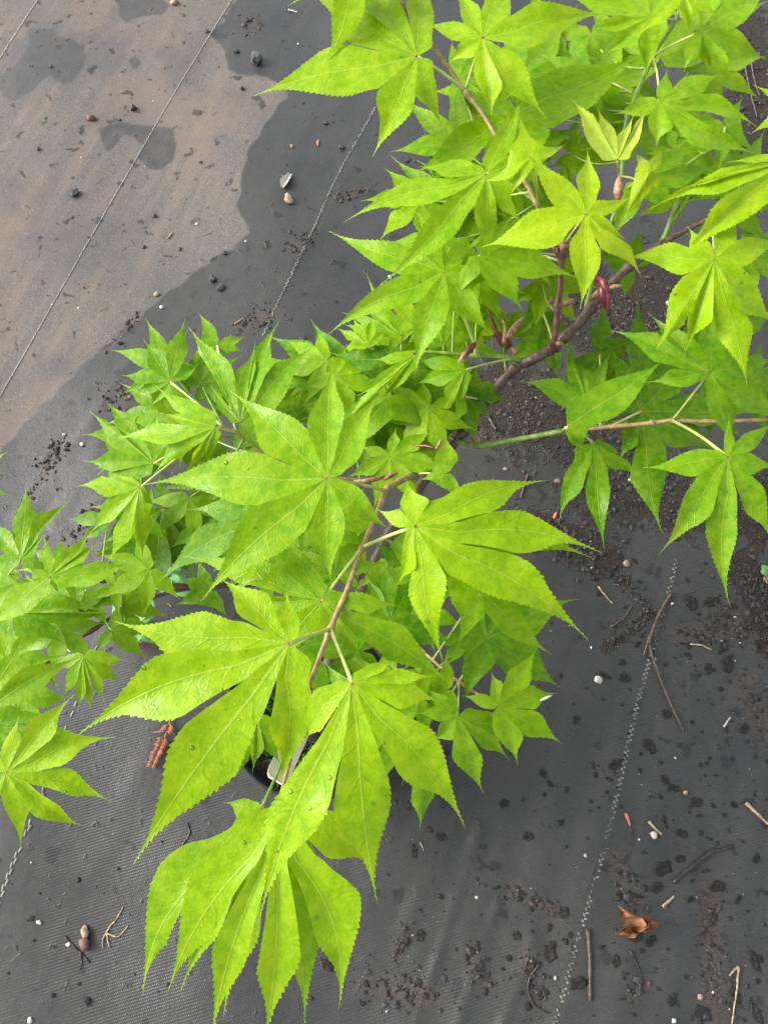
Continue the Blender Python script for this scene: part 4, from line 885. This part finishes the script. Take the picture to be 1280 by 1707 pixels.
# loose soil crumbs, bark bits and white grit too small and too many to count
def scatter(name, zones, n, r0, r1, m, label, cat, sq=.6):
    vs_, fs_ = [], []; k = mpp(640, 900, 0); V_, F_ = I1; F_ = np.array(F_)
    wts = np.array([z[3] for z in zones], float); wts /= wts.sum()
    for i in range(n):
        p0, p1, r, _ = zones[rng.choice(len(zones), p=wts)]
        t = rng.uniform(); x = p0[0]+(p1[0]-p0[0])*t+rng.normal()*r; y = p0[1]+(p1[1]-p0[1])*t+rng.normal()*r
        if not (-30 < x < 1310 and -30 < y < 1740): continue
        g = G(x, y); rr = (r0+(r1-r0)*rng.uniform()**5)*k
        d = 1+.25*np.sin(V_ @ rng.normal(size=3)*2.5+rng.uniform(0, 6)); sc = rng.uniform(.45, 1.5, 3)*np.array([1, 1, sq])
        a = rng.uniform(0, 6.3); c, s = math.cos(a), math.sin(a)
        v = (V_*d[:, None]*rr*sc) @ np.array([[c, s, 0], [-s, c, 0], [0, 0, 1]])+np.array([g[0], g[1], g[2]+.4*rr*sq])
        fs_ += (F_+len(vs_)*len(V_)).tolist(); vs_.append(v)
    o = mesh_obj(name, np.vstack(vs_), [tuple(q) for q in fs_], M[m], None, False); tag(o, label, cat, kind='stuff')
SZ = [(*z[:2], z[2]*.55, 1.0*z[2]*(1+math.hypot(z[0][0]-z[1][0], z[0][1]-z[1][1])/100)) for z in SOIL]
TZ = [(*z[:2], z[2]*.6, .4*z[2]*(1+math.hypot(z[0][0]-z[1][0], z[0][1]-z[1][1])/100)) for z in SILT]
LR = [((960, 1000), (1200, 1700), 130, 160), ((1180, 1000), (1250, 1650), 60, 110), ((700, 1500), (1000, 1690), 90, 60), ((100, 1500), (300, 1650), 120, 30), ((300, 100), (600, 500), 120, 14)]
M['crumb_brown'] = simple('brown_crumb', (.020, .014, .010), (.070, .046, .032), 300, .8, .8, .001)
scatter('soil_crumbs', SZ+TZ, 6500, .8, 5.0, 'stone_dark', 'loose dark soil crumbs strewn over the fabric', 'soil')
scatter('bark_crumbs', SZ+TZ, 3000, .7, 4.0, 'crumb_brown', 'fine brown bark crumbs mixed through the soil', 'bark', .5)
scatter('litter_crumbs', LR+TZ, 2400, .7, 5.0, 'litter', 'fine black wet crumbs scattered over the fabric', 'litter', .35)
scatter('fine_grit', SZ+TZ+LR+[((50, 50), (300, 600), 150, 40)], 420, .5, 2.0, 'stone_white', 'fine pale grit sprinkled over the fabric', 'grit')
# ------------------------------------------------------------------ water drops on leaves
def water():
    m, ns, ls, p = mat('water'); ns.remove(p)
    lw = N(ns, 'ShaderNodeFresnel'); lw.inputs['IOR'].default_value = 1.45
    tr = N(ns, 'ShaderNodeBsdfTransparent'); tr.inputs[0].default_value = (.96, .98, .96, 1)
    gl = N(ns, 'ShaderNodeBsdfGlossy'); gl.inputs['Roughness'].default_value = .04
    ms = N(ns, 'ShaderNodeMixShader'); ls.new(lw.outputs[0], ms.inputs[0]); ls.new(tr.outputs[0], ms.inputs[1]); ls.new(gl.outputs[0], ms.inputs[2])
    ls.new(ms.outputs[0], ns['Material Output'].inputs[0]); return m
M['water'] = water()
dep = bpy.context.evaluated_depsgraph_get(); dep.update()
DROPS = [(377, 771, 8), (414, 781, 4), (240, 1113, 9), (320, 1247, 8), (550, 1297, 8), (517, 1348, 7), (485, 1320, 8), (622, 1340, 6), (410, 1086, 4), (388, 1032, 4), (528, 1012, 4), (712, 1037, 6), (702, 1068, 5), (470, 697, 4), (478, 690, 3), (462, 1420, 5), (528, 1530, 6), (407, 1405, 7), (870, 1218, 4), (838, 1222, 4), (885, 1215, 5), (668, 94, 4), (1125, 490, 5), (1195, 540, 4), (1128, 596, 4), (1175, 560, 4), (1240, 455, 4), (1235, 470, 5), (700, 470, 4), (783, 467, 4), (1210, 820, 4), (1160, 850, 4), (425, 880, 4), (600, 860, 4), (780, 930, 4), (860, 880, 4), (640, 1240, 5), (700, 1250, 4), (60, 1300, 4), (110, 1320, 4), (370, 1150, 5), (400, 1200, 4), (340, 1110, 4)]
for x, y, r in DROPS:
    d = Vector(unp(x, y, 0.))-CAM
    ok, hit, nrm, _, ob, _ = scene.ray_cast(dep, CAM, d.normalized())
    if not ok or not ob.name.startswith('leaf'): continue
    if nrm.dot(d) > 0: nrm = -nrm
    rr = .62*r*((hit-CAM).dot(Vector(FWD)))/F*.85
    v = []; fz = []
    qrot = nrm.to_track_quat('Z', 'Y'); V_, F_ = I2
    for q in V_:
        p = Vector((q[0], q[1]*.9, q[2]*(.48 if q[2] > 0 else .12)))*rr
        v.append(hit+qrot @ p)
    o = mesh_obj('water_drop', v, F_, M['water'], None, True, hit)
    tag(o, 'clear rain drop on '+('a leaf shading the red bud scales' if y < 640 else 'a leaf beside the forked central stem' if y < 1100 and x < 1000 else 'a leaf hanging off the green twig' if x > 1000 else 'a leaf hanging over the black pot' if x > 200 else 'a leaf near the orange sprig'), 'water drop', 'rain drops on the leaves')
